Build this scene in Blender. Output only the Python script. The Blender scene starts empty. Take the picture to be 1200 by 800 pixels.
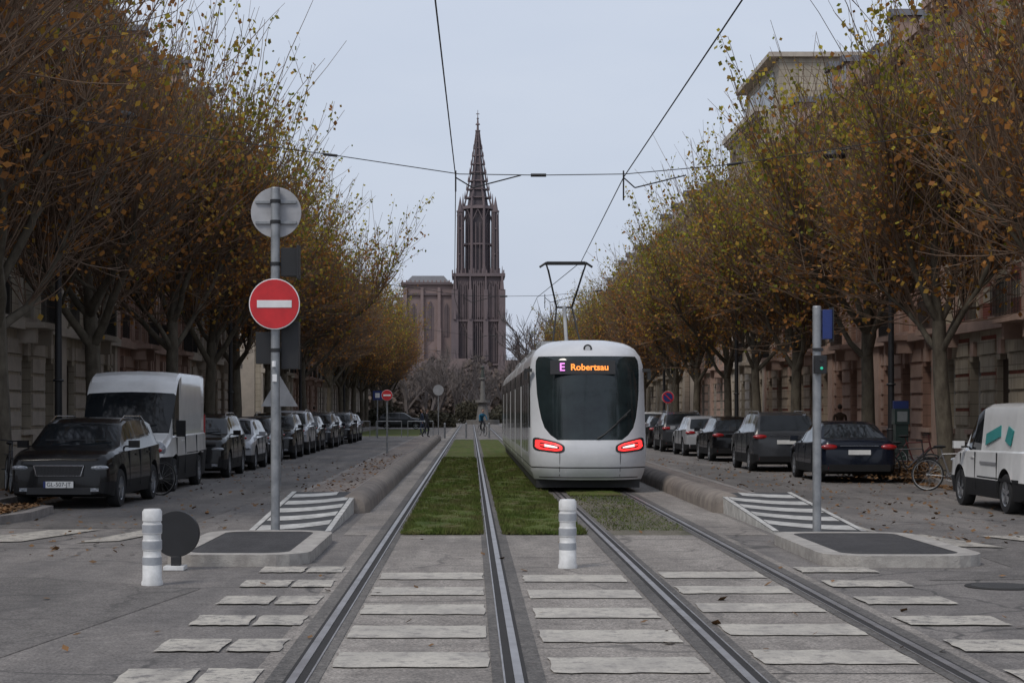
import bpy, math, random
import numpy as np
from mathutils import Vector, Matrix, Euler
random.seed(7); np.random.seed(7)
R=math.radians
scene=bpy.context.scene
COL=scene.collection

# ------------------------------------------------------------------ materials
def nd(nt,t,**k):
    n=nt.nodes.new(t)
    for a,b in k.items():
        setattr(n,a,b)
    return n
def M(name,c1,c2=None,rough=.8,scale=3.,metal=0.,bump=0.,bscale=60.,emit=None,estr=0.,coat=0.,spec=.5,lo=.35,hi=.65,stretch=None):
    m=bpy.data.materials.new(name); m.use_nodes=True; nt=m.node_tree; b=nt.nodes['Principled BSDF']
    b.inputs['Roughness'].default_value=rough; b.inputs['Metallic'].default_value=metal
    b.inputs['Specular IOR Level'].default_value=spec
    if coat: b.inputs['Coat Weight'].default_value=coat; b.inputs['Coat Roughness'].default_value=.05
    if c2 is None: c2=tuple(x*.8 for x in c1)
    tc=nd(nt,'ShaderNodeTexCoord')
    src=tc.outputs['Object']
    if stretch:
        mp=nd(nt,'ShaderNodeMapping'); mp.inputs['Scale'].default_value=stretch
        nt.links.new(src,mp.inputs['Vector']); src=mp.outputs[0]
    n=nd(nt,'ShaderNodeTexNoise'); n.inputs['Scale'].default_value=scale; n.inputs['Detail'].default_value=8; n.inputs['Roughness'].default_value=.65
    nt.links.new(src,n.inputs['Vector'])
    r=nd(nt,'ShaderNodeValToRGB'); r.color_ramp.elements[0].position=lo; r.color_ramp.elements[1].position=hi
    r.color_ramp.elements[0].color=(*c1,1); r.color_ramp.elements[1].color=(*c2,1)
    nt.links.new(n.outputs['Fac'],r.inputs[0]); nt.links.new(r.outputs[0],b.inputs['Base Color'])
    if bump:
        n2=nd(nt,'ShaderNodeTexNoise'); n2.inputs['Scale'].default_value=bscale; n2.inputs['Detail'].default_value=5
        nt.links.new(src,n2.inputs['Vector'])
        bp=nd(nt,'ShaderNodeBump'); bp.inputs['Strength'].default_value=bump; bp.inputs['Distance'].default_value=.02
        nt.links.new(n2.outputs['Fac'],bp.inputs['Height']); nt.links.new(bp.outputs[0],b.inputs['Normal'])
    if emit: b.inputs['Emission Color'].default_value=(*emit,1); b.inputs['Emission Strength'].default_value=estr
    return m
def mixc(nt,fac,a,b,mode='MIX'):
    x=nd(nt,'ShaderNodeMix',data_type='RGBA',blend_type=mode)
    if isinstance(fac,float): x.inputs[0].default_value=fac
    else: nt.links.new(fac,x.inputs[0])
    for s,v in ((6,a),(7,b)):
        if isinstance(v,tuple): x.inputs[s].default_value=(*v,1)
        else: nt.links.new(v,x.inputs[s])
    return x.outputs[2]
def ramp(nt,src,p0,p1,c0=(0,0,0),c1=(1,1,1)):
    r=nd(nt,'ShaderNodeValToRGB'); e=r.color_ramp.elements
    e[0].position=p0;e[1].position=p1;e[0].color=(*c0,1);e[1].color=(*c1,1)
    nt.links.new(src,r.inputs[0]); return r.outputs[0]
def noise(nt,src,scale,detail=6,rough=.6):
    n=nd(nt,'ShaderNodeTexNoise'); n.inputs['Scale'].default_value=scale; n.inputs['Detail'].default_value=detail; n.inputs['Roughness'].default_value=rough
    nt.links.new(src,n.inputs['Vector']); return n.outputs['Fac']
def mapping(nt,src,sc):
    mp=nd(nt,'ShaderNodeMapping'); mp.inputs['Scale'].default_value=sc; nt.links.new(src,mp.inputs['Vector']); return mp.outputs[0]
def ground_mat(name,base,dark,light,crack=1.,rough=.85,brick=None):
    m=bpy.data.materials.new(name); m.use_nodes=True; nt=m.node_tree; b=nt.nodes['Principled BSDF']
    tc=nd(nt,'ShaderNodeTexCoord'); o=tc.outputs['Object']
    c=mixc(nt,ramp(nt,noise(nt,o,.35,5),.38,.62),base,dark)
    c=mixc(nt,ramp(nt,noise(nt,mapping(nt,o,(1.6,.25,1)),.8,6),.46,.66),c,light)
    sp=noise(nt,o,42,3,.8)
    c=mixc(nt,.85,c,ramp(nt,sp,.34,.66,(.3,.3,.3),(1.5,1.46,1.42)),'MULTIPLY')
    sp2=noise(nt,o,5,8,.85)
    c=mixc(nt,.8,c,ramp(nt,sp2,.34,.66,(.55,.54,.53),(1.35,1.35,1.34)),'MULTIPLY')
    c=mixc(nt,ramp(nt,noise(nt,mapping(nt,o,(1,.5,1)),1.1,4,.6),.60,.70,(0,0,0),(.6,.6,.6)),c,tuple(x*.5 for x in base))
    if crack:
        dn=nd(nt,'ShaderNodeTexNoise'); dn.inputs['Scale'].default_value=1.5; nt.links.new(o,dn.inputs['Vector'])
        ad=nd(nt,'ShaderNodeMixRGB',blend_type='ADD'); ad.inputs[0].default_value=.6
        nt.links.new(o,ad.inputs[1]); nt.links.new(dn.outputs['Color'],ad.inputs[2])
        v=nd(nt,'ShaderNodeTexVoronoi',feature='DISTANCE_TO_EDGE'); v.inputs['Scale'].default_value=.5
        nt.links.new(ad.outputs[0],v.inputs['Vector'])
        line=ramp(nt,v.outputs['Distance'],.006,.018,(1,1,1),(0,0,0))
        where=ramp(nt,noise(nt,o,.25,2),.41,.5)
        f=mixc(nt,1.,line,where,'MULTIPLY')
        f2=mixc(nt,1.,f,(.8*crack,)*3,'MULTIPLY')
        c=mixc(nt,f2,c,tuple(x*.3 for x in base))
    if brick:
        br=nd(nt,'ShaderNodeTexBrick'); br.inputs['Scale'].default_value=1.; br.inputs['Brick Width'].default_value=brick[0]; br.inputs['Row Height'].default_value=brick[1]
        br.inputs['Mortar Size'].default_value=.012; br.inputs['Color1'].default_value=(1,1,1,1); br.inputs['Color2'].default_value=(.85,.85,.85,1); br.inputs['Mortar'].default_value=(.5,.5,.5,1)
        nt.links.new(o,br.inputs['Vector']); c=mixc(nt,1.,c,br.outputs['Color'],'MULTIPLY')
    nt.links.new(c,b.inputs['Base Color'])
    b.inputs['Roughness'].default_value=rough
    bp=nd(nt,'ShaderNodeBump'); bp.inputs['Strength'].default_value=.6; bp.inputs['Distance'].default_value=.012
    nt.links.new(sp,bp.inputs['Height']); nt.links.new(bp.outputs[0],b.inputs['Normal'])
    return m
def marking_mat(name,under,wear=.5):
    m=bpy.data.materials.new(name); m.use_nodes=True; nt=m.node_tree; b=nt.nodes['Principled BSDF']
    o=nd(nt,'ShaderNodeTexCoord').outputs['Object']
    c=mixc(nt,ramp(nt,noise(nt,o,1.7,5),.3,.7),(.54,.50,.43),(.40,.37,.325))
    c=mixc(nt,.7,c,ramp(nt,noise(nt,o,45,4,.7),.3,.7,(.6,.6,.6),(1.1,1.1,1.1)),'MULTIPLY')
    c=mixc(nt,ramp(nt,noise(nt,o,6,10,.85),wear,wear+.08),c,under)
    c=mixc(nt,ramp(nt,noise(nt,mapping(nt,o,(2.5,.5,1)),1.3,4,.6),.52,.68,(0,0,0),(.55,.55,.55)),c,under)
    nt.links.new(c,b.inputs['Base Color']); b.inputs['Roughness'].default_value=.7
    return m
def stone_mat(name,c1,c2,bw=1.1,bh=.38,mortar=.75):
    m=bpy.data.materials.new(name); m.use_nodes=True; nt=m.node_tree; b=nt.nodes['Principled BSDF']
    o=nd(nt,'ShaderNodeTexCoord').outputs['Object']
    sx=nd(nt,'ShaderNodeSeparateXYZ'); nt.links.new(o,sx.inputs[0]); cx=nd(nt,'ShaderNodeCombineXYZ')
    nt.links.new(sx.outputs[1],cx.inputs[0]); nt.links.new(sx.outputs[2],cx.inputs[1])
    br=nd(nt,'ShaderNodeTexBrick'); br.inputs['Scale'].default_value=1; br.inputs['Brick Width'].default_value=bw; br.inputs['Row Height'].default_value=bh
    br.inputs['Mortar Size'].default_value=.014; br.inputs['Color1'].default_value=(1,1,1,1); br.inputs['Color2'].default_value=(.86,.86,.86,1); br.inputs['Mortar'].default_value=(mortar*.7,)*3+(1,)
    nt.links.new(cx.outputs[0],br.inputs['Vector'])
    c=mixc(nt,ramp(nt,noise(nt,o,.5,8,.7),.35,.65),c1,c2)
    c=mixc(nt,1.,c,br.outputs['Color'],'MULTIPLY')
    st=noise(nt,mapping(nt,o,(3,3,.25)),1.2,6)
    c=mixc(nt,.6,c,ramp(nt,st,.35,.65,(.6,.57,.55),(1.1,1.1,1.1)),'MULTIPLY')
    nt.links.new(c,b.inputs['Base Color']); b.inputs['Roughness'].default_value=.9
    return m

# ------------------------------------------------------------------ mesh builder
class MB:
    def __init__(s): s.v=[];s.f=[];s.m=[]
    def add(s,vs,fs,mi=0):
        o=len(s.v); s.v+= [tuple(v) for v in vs]
        for f in fs: s.f.append(tuple(i+o for i in f)); s.m.append(mi)
    def box(s,x0,x1,y0,y1,z0,z1,mi=0):
        if x0>x1:x0,x1=x1,x0
        if y0>y1:y0,y1=y1,y0
        s.add([(x0,y0,z0),(x1,y0,z0),(x1,y1,z0),(x0,y1,z0),(x0,y0,z1),(x1,y0,z1),(x1,y1,z1),(x0,y1,z1)],
              [(0,3,2,1),(4,5,6,7),(0,1,5,4),(1,2,6,5),(2,3,7,6),(3,0,4,7)],mi)
    def rbox(s,c,size,rot=(0,0,0),mi=0):
        e=Euler(rot).to_matrix(); h=[q/2 for q in size]; vs=[]
        for dz in(-1,1):
            for dx,dy in((-1,-1),(1,-1),(1,1),(-1,1)):
                vs.append(Vector(c)+e@Vector((dx*h[0],dy*h[1],dz*h[2])))
        s.add(vs,[(0,3,2,1),(4,5,6,7),(0,1,5,4),(1,2,6,5),(2,3,7,6),(3,0,4,7)],mi)
    def tube(s,p0,p1,r0,r1=None,n=10,mi=0,ph=0.):
        if r1 is None:r1=r0
        p0=Vector(p0);p1=Vector(p1);d=(p1-p0).normalized()
        a=d.orthogonal().normalized() if abs(d.z)<.999 else Vector((1,0,0)); b=d.cross(a)
        vs=[]
        for p,r in((p0,r0),(p1,r1)):
            for i in range(n):
                t=2*math.pi*i/n+ph; vs.append(p+a*math.cos(t)*r+b*math.sin(t)*r)
        fs=[(i,(i+1)%n,n+(i+1)%n,n+i) for i in range(n)]+[tuple(range(n-1,-1,-1)),tuple(range(n,2*n))]
        s.add(vs,fs,mi)
    def path(s,pts,r,n=6,mi=0):
        for a,b in zip(pts[:-1],pts[1:]): s.tube(a,b,r,r,n,mi)
    def ell(s,c,r,mi=0,nu=16,nv=10):
        vs=[];fs=[]
        for j in range(nv+1):
            p=math.pi*j/nv
            for i in range(nu):
                t=2*math.pi*i/nu
                vs.append((c[0]+r[0]*math.sin(p)*math.cos(t),c[1]+r[1]*math.sin(p)*math.sin(t),c[2]+r[2]*math.cos(p)))
        for j in range(nv):
            for i in range(nu):
                fs.append((j*nu+i,(j+1)*nu+i,(j+1)*nu+(i+1)%nu,j*nu+(i+1)%nu))
        s.add(vs,fs,mi)
    def lathe(s,prof,axis,center,n=28,mi=0):
        vs=[];fs=[]
        for a,r in prof:
            for i in range(n):
                t=2*math.pi*i/n
                if axis=='x': vs.append((center[0]+a,center[1]+r*math.cos(t),center[2]+r*math.sin(t)))
                else: vs.append((center[0]+r*math.cos(t),center[1]+r*math.sin(t),center[2]+a))
        for j in range(len(prof)-1):
            for i in range(n): fs.append((j*n+i,j*n+(i+1)%n,(j+1)*n+(i+1)%n,(j+1)*n+i))
        s.add(vs,fs,mi)
    def torus(s,c,R_,r,axis='x',mi=0,n=28,k=8):
        prof=[(r*math.sin(2*math.pi*i/k),R_+r*math.cos(2*math.pi*i/k)) for i in range(k+1)]
        s.lathe(prof,axis,c,n,mi)
    def build(s,name,mats,loc=(0,0,0),rotz=0.,smooth=35,bevel=0.,parent=None,scale=None):
        me=bpy.data.meshes.new(name); me.from_pydata(s.v,[],s.f)
        for m in mats: me.materials.append(m)
        me.polygons.foreach_set('material_index',s.m)
        if smooth:
            me.polygons.foreach_set('use_smooth',[True]*len(s.f)); me.set_sharp_from_angle(angle=R(smooth))
        me.validate(); me.update()
        ob=bpy.data.objects.new(name,me); COL.objects.link(ob)
        ob.location=loc; ob.rotation_euler=(0,0,rotz)
        if scale: ob.scale=scale
        if bevel:
            b=ob.modifiers.new('bevel','BEVEL'); b.width=bevel; b.segments=2; b.limit_method='ANGLE'
        if parent: ob.parent=parent
        return ob

# ------------------------------------------------------------------ common materials
asphalt=ground_mat('asphalt',(.185,.172,.163),(.13,.122,.118),(.235,.218,.205),1.)
concrete=ground_mat('track_concrete',(.275,.252,.23),(.20,.184,.17),(.335,.31,.285),.8)
concrete_d=ground_mat('rail_edge_concrete',(.13,.122,.115),(.095,.09,.086),(.17,.16,.15),0)
pavement=ground_mat('pavement_mat',(.19,.172,.16),(.14,.127,.118),(.235,.215,.2),.4,brick=(.6,.4))
median_m=ground_mat('median_mat',(.23,.195,.175),(.17,.147,.133),(.27,.235,.21),.5)
dark_asph=ground_mat('dark_asphalt',(.05,.048,.05),(.033,.032,.034),(.065,.063,.065),0)
granite=M('granite_kerb',(.42,.395,.36),(.27,.25,.23),.8,6,bump=.5)
kerbm=M('kerb_stone',(.27,.245,.225),(.17,.155,.145),.85,4,bump=.4)
barrierm=M('barrier_concrete',(.25,.215,.185),(.14,.12,.105),.85,2.5,bump=.6,bscale=30)
steel=M('rail_steel',(.42,.40,.39),(.28,.26,.25),.38,3,metal=.8)
groove=M('rail_groove',(.025,.023,.022),rough=.9)
mark_con=marking_mat('worn_marking',(.235,.215,.195),.51)
mark_asp=marking_mat('road_marking',(.16,.148,.138),.50)
white_rt=M('white_plastic',(.74,.74,.73),(.50,.50,.49),.45,6)
galv=M('galvanised_steel',(.34,.35,.36),(.22,.23,.24),.5,5,metal=.5)
signgrey=M('sign_back_grey',(.40,.40,.41),(.29,.29,.30),.5,3,metal=.2)
blackp=M('black_plastic',(.018,.018,.02),(.012,.012,.013),.5)
redm=M('sign_red',(.58,.02,.025),(.44,.015,.02),.4,4)
whitem=M('sign_white',(.78,.78,.78),(.66,.66,.66),.4,4)
bluem=M('sign_blue',(.015,.035,.17),(.015,.03,.13),.4)

# ------------------------------------------------------------------ ground and roads
def sheet(name,rects,mat,z):
    b=MB()
    for r in rects:
        if len(r)==4 and not isinstance(r[0],tuple):
            x0,x1,y0,y1=r; b.add([(x0,y0,z),(x1,y0,z),(x1,y1,z),(x0,y1,z)],[(0,1,2,3)])
        else: b.add([(p[0],p[1],z) for p in r],[tuple(range(len(r)))])
    return b.build(name,[mat],smooth=0)
earth=ground_mat('earth_ground',(.12,.115,.1),(.08,.085,.06),(.15,.14,.12),0)
sheet('ground',[(-1500,1500,-400,3000)],earth,-.012)
sheet('road',[(-14.5,16.5,-30,330),(-120,-14.5,-30,24),(16.5,120,-30,24)],asphalt,0)
sheet('road_patch',[[(-6.1,12.2),(-3.3,11.6),(-2.6,16.4),(-4.6,17.6),(-6.5,16.5)],[(4.6,17.2),(8.5,17.6),(9.0,20.6),(6.0,20.9),(5.9,18.6)],[(-7.6,24.8),(-4.2,24.8),(-3.9,40),(-5.4,42)],[(5.9,33),(7.6,33),(7.4,52),(6.1,50)]],
      ground_mat('asphalt_patch',(.145,.135,.128),(.112,.105,.10),(.175,.163,.155),.6),.004)
sheet('tram_track_slab',[(-1.42,3.48,-20,23.4),(-1.75,-1.0,23.4,200),(.12,.46,23.4,200),(1.62,1.95,23.4,200),(3.05,4.1,23.4,200)],concrete,.004)
sheet('track_gravel_strip',[(1.95,3.05,23.4,34.0)],ground_mat('gravel',(.13,.115,.08),(.06,.07,.03),(.17,.15,.12),0),.004)
RX=[-1.13,.305,1.775,3.21]
bs=[]
for i,x in enumerate(RX):
    bs.append((x-.17,x-.053,-20,200)); bs.append((x+.053,x+.17,-20,200))
sheet('rail_edge_band',bs,concrete_d,.009)
# transverse joints in the slab
sheet('slab_joint',[(-.94,.12,y,y+.02) for y in (10.6,17.3,23.2)]+[(.5,1.58,y,y+.02) for y in (12.9,19.8)]+[(1.96,3.02,y,y+.02) for y in (11.1,18.2,22.6)],groove,.0085)
b=MB()
for i,x in enumerate(RX):
    g= 1 if i%2==0 else -1
    b.box(x-.028,x+.028,-20,200,-.02,.018,0)
    b.box(x+g*.029,x+g*.085,-20,200,-.02,.0125,1)
    b.box(x+g*.086,x+g*.098,-20,200,-.02,.016,0)
    b.box(x-g*.029,x-g*.056,-20,200,-.02,.0125,1)
b.build('tram_rail',[steel,groove],smooth=0)
bars=[];bars2=[]
def jr(x0,x1,y0,y1):
    j=lambda a:random.uniform(-a,a)
    P=[]
    for (ax,ay),(bx,by) in (((x0,y0),(x1,y0)),((x1,y0),(x1,y1)),((x1,y1),(x0,y1)),((x0,y1),(x0,y0))):
        n=9 if abs(bx-ax)>.4 else 4
        for k in range(n): P.append((ax+(bx-ax)*k/n+j(.012),ay+(by-ay)*k/n+j(.022)))
    return P
for k in range(-2,5):
    y=11.35+1.47*k
    bars.append(jr(-.93,.12,y,y+.7)); 
    bars.append(jr(.53,1.56,y+.1-.35,y+.7-.25))
    bars.append(jr(1.97,3.02,y+.15,y+.8))
    bars2.append(jr(3.5,4.3,y+.75,y+1.35))
    bars2.append(jr(-2.25,-1.78,y+.75,y+1.4)); bars2.append(jr(-1.74,-1.36,y+.75,y+1.4))
sheet('crossing_marking',bars,mark_con,.0135)
sheet('road_marking',bars2+[[(-6.9,21.9),(-5.85,22.2),(-5.3,24.4),(-6.0,24.3)],[(-5.1,22.0),(-4.6,22.3),(-4.2,24.4),(-4.65,24.4)],
     [(5.75,23.4),(6.2,23.4),(6.65,21.2),(6.1,21.4)],[(6.9,23.2),(8.6,23.2),(8.9,22.4),(7.2,22.3)],(5.6,5.7,24,30)],mark_asp,.0135)
b=MB(); b.tube((5.15,16.6,-.02),(5.15,16.6,.01),.34,.34,28); b.tube((5.15,16.6,-.02),(5.15,16.6,.014),.28,.28,28,1)
b.build('manhole_cover',[groove,M('cast_iron',(.07,.068,.066),rough=.6,bump=.6,metal=.4)])

def raised(name,poly,h,mat_top,mat_k,kw=.16):
    b=MB(); n=len(poly)
    inner=[]
    for i in range(n):
        p=Vector(poly[i]); a=(Vector(poly[i])-Vector(poly[i-1])).normalized(); c=(Vector(poly[(i+1)%n])-p).normalized()
        na=Vector((-a.y,a.x)); nc=Vector((-c.y,c.x)); bis=(na+nc); bis=bis.normalized()*(kw/max(.4,bis.normalized().dot(na)))
        inner.append(p+bis)
    vs=[(p[0],p[1],-.02) for p in poly]+[(p[0],p[1],h) for p in poly]+[(p[0],p[1],h+.0) for p in inner]
    fs=[(i,(i+1)%n,n+(i+1)%n,n+i) for i in range(n)]+[(n+i,n+(i+1)%n,2*n+(i+1)%n,2*n+i) for i in range(n)]
    b.add(vs,fs,0); b.add([(p[0],p[1],h-.004) for p in inner],[tuple(range(n))],1)
    return b.build(name,[mat_k,mat_top],smooth=0)
raised('pavement',[(-120,24.6),(-8.0,24.6),(-7.1,25.3),(-6.85,26.6),(-6.95,28.4),(-8.35,29.3),(-8.35,230),(-120,230)],.13,pavement,kerbm)
raised('pavement',[(120,24.6),(120,230),(10.75,230),(10.75,26.0),(11.4,24.9),(12.4,24.6)],.13,pavement,kerbm)
def rrect(x0,x1,y0,y1,r,k=5):
    P=[]
    for cx,cy,a in((x1-r,y0+r,-90),(x1-r,y1-r,0),(x0+r,y1-r,90),(x0+r,y0+r,180)):
        for i in range(k+1):
            t=R(a+90*i/k); P.append((cx+r*math.cos(t),cy+r*math.sin(t)))
    return P
raised('traffic_island',rrect(-3.42,-1.8,18.75,22.6,.5),.13,dark_asph,granite,.24)
raised('traffic_island',rrect(3.88,5.68,18.6,22.3,.5),.13,dark_asph,granite,.24)
raised('median_strip',[(-3.3,29.9),(-2.2,29.9),(-2.2,100),(-3.3,100)],.14,median_m,kerbm,.15)
raised('median_strip',[(4.55,29.4),(5.45,29.4),(5.45,100),(4.55,100)],.14,median_m,kerbm,.15)
hatch_w=M('hatch_white',(.58,.57,.54),(.32,.31,.29),.6,5); hatch_k=M('hatch_black',(.03,.03,.033),(.06,.06,.06),.8,6)
def nose(x0,x1,y0,y1,flip):
    b=MB(); b.add([(x0,y0,0),(x1,y0,0),(x1,y1,0),(x0,y1,0),(x0,y0,.03),(x1,y0,.03),(x1,y1,.3),(x0,y1,.3)],
        [(4,5,6,7),(0,1,5,4),(1,2,6,5),(2,3,7,6),(3,0,4,7)],0)
    b.m[-5]=1
    zz=lambda y:.03+.27*(y-y0)/(y1-y0)+.006
    n=5; st=(y1-y0)/n
    for k in range(n):
        N=8
        for i in range(N):
            u0=i/N;u1=(i+1)/N
            xa=x0+.1+(x1-x0-.2)*u0; xb=x0+.1+(x1-x0-.2)*u1
            f=lambda u:(1-u if flip else u)
            bow=lambda u:.75*(f(u))**2
            ya=y0+.15+k*st+bow(u0); yb=y0+.15+k*st+bow(u1); t=st*.5
            if yb+t<y1: b.add([(xa,ya,zz(ya)),(xb,yb,zz(yb)),(xb,yb+t,zz(yb+t)),(xa,ya+t,zz(ya+t))],[(0,1,2,3)],0)
    for xa,xb in((x0,x0+.08),(x1-.08,x1)):
        b.add([(xa,y0,zz(y0)+.003),(xb,y0,zz(y0)+.003),(xb,y1,zz(y1)+.003),(xa,y1,zz(y1)+.003)],[(0,1,2,3)],0)
    b.build('median_nose',[hatch_w,hatch_k],smooth=0)
nose(-3.1,-1.95,23.7,29.6,False); nose(4.2,5.5,23.7,29.3,True)
def barrier(xc,y0,y1,name='kerb_barrier'):
    b=MB(); prof=[]
    K=12
    for i in range(K+1):
        t=math.pi*i/K; prof.append((-.25*math.cos(t),.06+.27*math.sin(t)**.8 if 0<i<K else 0.0))
    ys=[y0-.22,y0-.15,y0]+list(np.arange(y0+2,y1,2.0))+[y1]
    sc=[.2,.75,1]+[1]*(len(ys)-3)
    vs=[];fs=[]
    for y,s_ in zip(ys,sc):
        for px,pz in prof: vs.append((xc+px*s_,y,pz*s_))
    n=K+1
    for j in range(len(ys)-1):
        for i in range(K): fs.append((j*n+i,j*n+i+1,(j+1)*n+i+1,(j+1)*n+i))
    fs.append(tuple(range(n)))
    b.add(vs,fs,0)
    for y in np.arange(y0+2,y1,2.0):
        b.add([(xc+px*1.006,y-.012,pz*1.006+.001) for px,pz in prof]+[(xc+px*1.006,y+.012,pz*1.006+.001) for px,pz in prof],[(i,i+1,n+i+1,n+i) for i in range(K)],1)
    b.build(name,[barrierm,groove],smooth=40)
barrier(-1.95,28.6,97); barrier(4.3,28.6,97)

# ------------------------------------------------------------------ grass
def grass_mat():
    m=bpy.data.materials.new('grass_mat'); m.use_nodes=True; nt=m.node_tree; b=nt.nodes['Principled BSDF']
    o=nd(nt,'ShaderNodeTexCoord').outputs['Object']
    c=mixc(nt,ramp(nt,noise(nt,mapping(nt,o,(1,.35,1)),1.3,7,.7),.35,.65),(.066,.098,.020),(.115,.14,.036))
    c=mixc(nt,ramp(nt,noise(nt,mapping(nt,o,(1,.4,1)),2.3,6,.7),.46,.66),c,(.12,.105,.048))
    c=mixc(nt,.7,c,ramp(nt,noise(nt,o,40,3,.7),.3,.7,(.45,.45,.45),(1.25,1.25,1.25)),'MULTIPLY')
    nt.links.new(c,b.inputs['Base Color']); b.inputs['Roughness'].default_value=.9; b.inputs['Specular IOR Level'].default_value=.15
    return m
gm=grass_mat()
G=[(-.93,.13,23.45,97),(.47,1.55,23.45,97),(1.97,3.03,34,97)]
b=MB()
for x0,x1,y0,y1 in G:
    nx=8; ny=int((y1-y0)/.25)
    o=len(b.v)
    for j in range(ny+1):
        for i in range(nx+1):
            b.v.append((x0+(x1-x0)*i/nx,y0+(y1-y0)*j/ny,.02+(.0 if i in(0,nx) or j in (0,ny) else random.uniform(.005,.035))))
    for j in range(ny):
        for i in range(nx): b.f.append((o+j*(nx+1)+i,o+j*(nx+1)+i+1,o+(j+1)*(nx+1)+i+1,o+(j+1)*(nx+1)+i)); b.m.append(0)
def blades(area,n,h0,h1):
    x0,x1,y0,y1=area
    x=np.random.uniform(x0-.04,x1+.04,n); y=y0-.1*np.random.rand(n)**3+(y1-y0)*np.random.rand(n)**1.4; a=np.random.rand(n)*6.28
    h=np.random.uniform(h0,h1,n)*(.6+.6*(np.sin(x*5+y*1.3)*np.sin(y*2.1+x)>0))
    w=.008+.0006*(y-y0)
    lx=np.random.normal(0,.022,n); ly=np.random.normal(0,.022,n)
    o=len(b.v)
    A=np.stack([x-np.cos(a)*w,y-np.sin(a)*w,np.full(n,.015)],1);B=np.stack([x+np.cos(a)*w,y+np.sin(a)*w,np.full(n,.015)],1);C=np.stack([x+lx,y+ly,.02+h],1)
    V=np.stack([A,B,C],1).reshape(-1,3)
    b.v.extend(map(tuple,V.tolist()))
    b.f.extend([(o+3*i,o+3*i+1,o+3*i+2) for i in range(n)]); b.m.extend([0]*n)
blades((-.93,.13,23.45,60),45000,.02,.07); blades((.47,1.55,23.45,60),45000,.02,.07)
blades((1.97,3.03,24.2,36),2600,.01,.035)
b.build('grass_track',[gm],smooth=0)
sheet('lawn',[(-9,-3.5,112,150),(5,11,112,150),(-60,-14,235,330),(14,60,235,330)],gm,.004)

# ------------------------------------------------------------------ trees
def rnd(a,b): return random.uniform(a,b)
def leaf_mat():
    m=bpy.data.materials.new('plane_leaves'); m.use_nodes=True; nt=m.node_tree; b=nt.nodes['Principled BSDF']
    a=nd(nt,'ShaderNodeAttribute',attribute_name='leafcol')
    nt.links.new(a.outputs['Color'],b.inputs['Base Color']); b.inputs['Roughness'].default_value=.75; b.inputs['Specular IOR Level'].default_value=.2
    tr=nd(nt,'ShaderNodeBsdfTranslucent'); nt.links.new(a.outputs['Color'],tr.inputs['Color'])
    mx=nd(nt,'ShaderNodeMixShader'); mx.inputs[0].default_value=.45
    nt.links.new(b.outputs[0],mx.inputs[1]); nt.links.new(tr.outputs[0],mx.inputs[2])
    nt.links.new(mx.outputs[0],nt.nodes['Material Output'].inputs['Surface'])
    return m
leafm=leaf_mat()
barkm=M('plane_bark',(.062,.050,.036),(.13,.112,.082),.9,5,bump=.8,bscale=12,stretch=(1,1,.5))
twigm=M('twig_bark',(.15,.095,.062),(.21,.145,.10),.9,5)
barem=M('bare_twigs',(.085,.072,.068),(.12,.10,.095),.9,5)
def tubes_np(segs,n):
    P0=np.array([s[0] for s in segs]);P1=np.array([s[1] for s in segs]);r0=np.array([s[2] for s in segs]);r1=np.array([s[3] for s in segs])
    D=P1-P0; D/=np.linalg.norm(D,axis=1,keepdims=True)+1e-9
    ref=np.tile([1.,0.,.1],(len(segs),1)); ref[np.abs(D[:,0])>.8]=[0,1.,.1]
    A=np.cross(D,ref);A/=np.linalg.norm(A,axis=1,keepdims=True);B=np.cross(D,A)
    t=np.arange(n)*2*np.pi/n
    ring=A[:,None,:]*np.cos(t)[None,:,None]+B[:,None,:]*np.sin(t)[None,:,None]
    V=np.concatenate([P0[:,None,:]+ring*r0[:,None,None],(P1+D*r1[:,None]*.3)[:,None,:]+ring*r1[:,None,None]],1).reshape(-1,3)
    o=(np.arange(len(segs))*2*n)[:,None,None]
    i=np.arange(n); q=np.stack([i,(i+1)%n,n+(i+1)%n,n+i],1)[None]
    F=(q+o).reshape(-1,4)
    return V,F
def grow(p,d,L,k,r0,r1,up,jit,segs):
    pts=[p];
    for i in range(k):
        d=(d+np.array([rnd(-jit,jit),rnd(-jit,jit),rnd(-jit,jit)*.6+up])); d/=np.linalg.norm(d)
        q=p+d*L/k; a=r0+(r1-r0)*i/k; c=r0+(r1-r0)*(i+1)/k
        segs.append((p,q,a,c)); pts.append(q); p=q
    return pts,d
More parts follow.
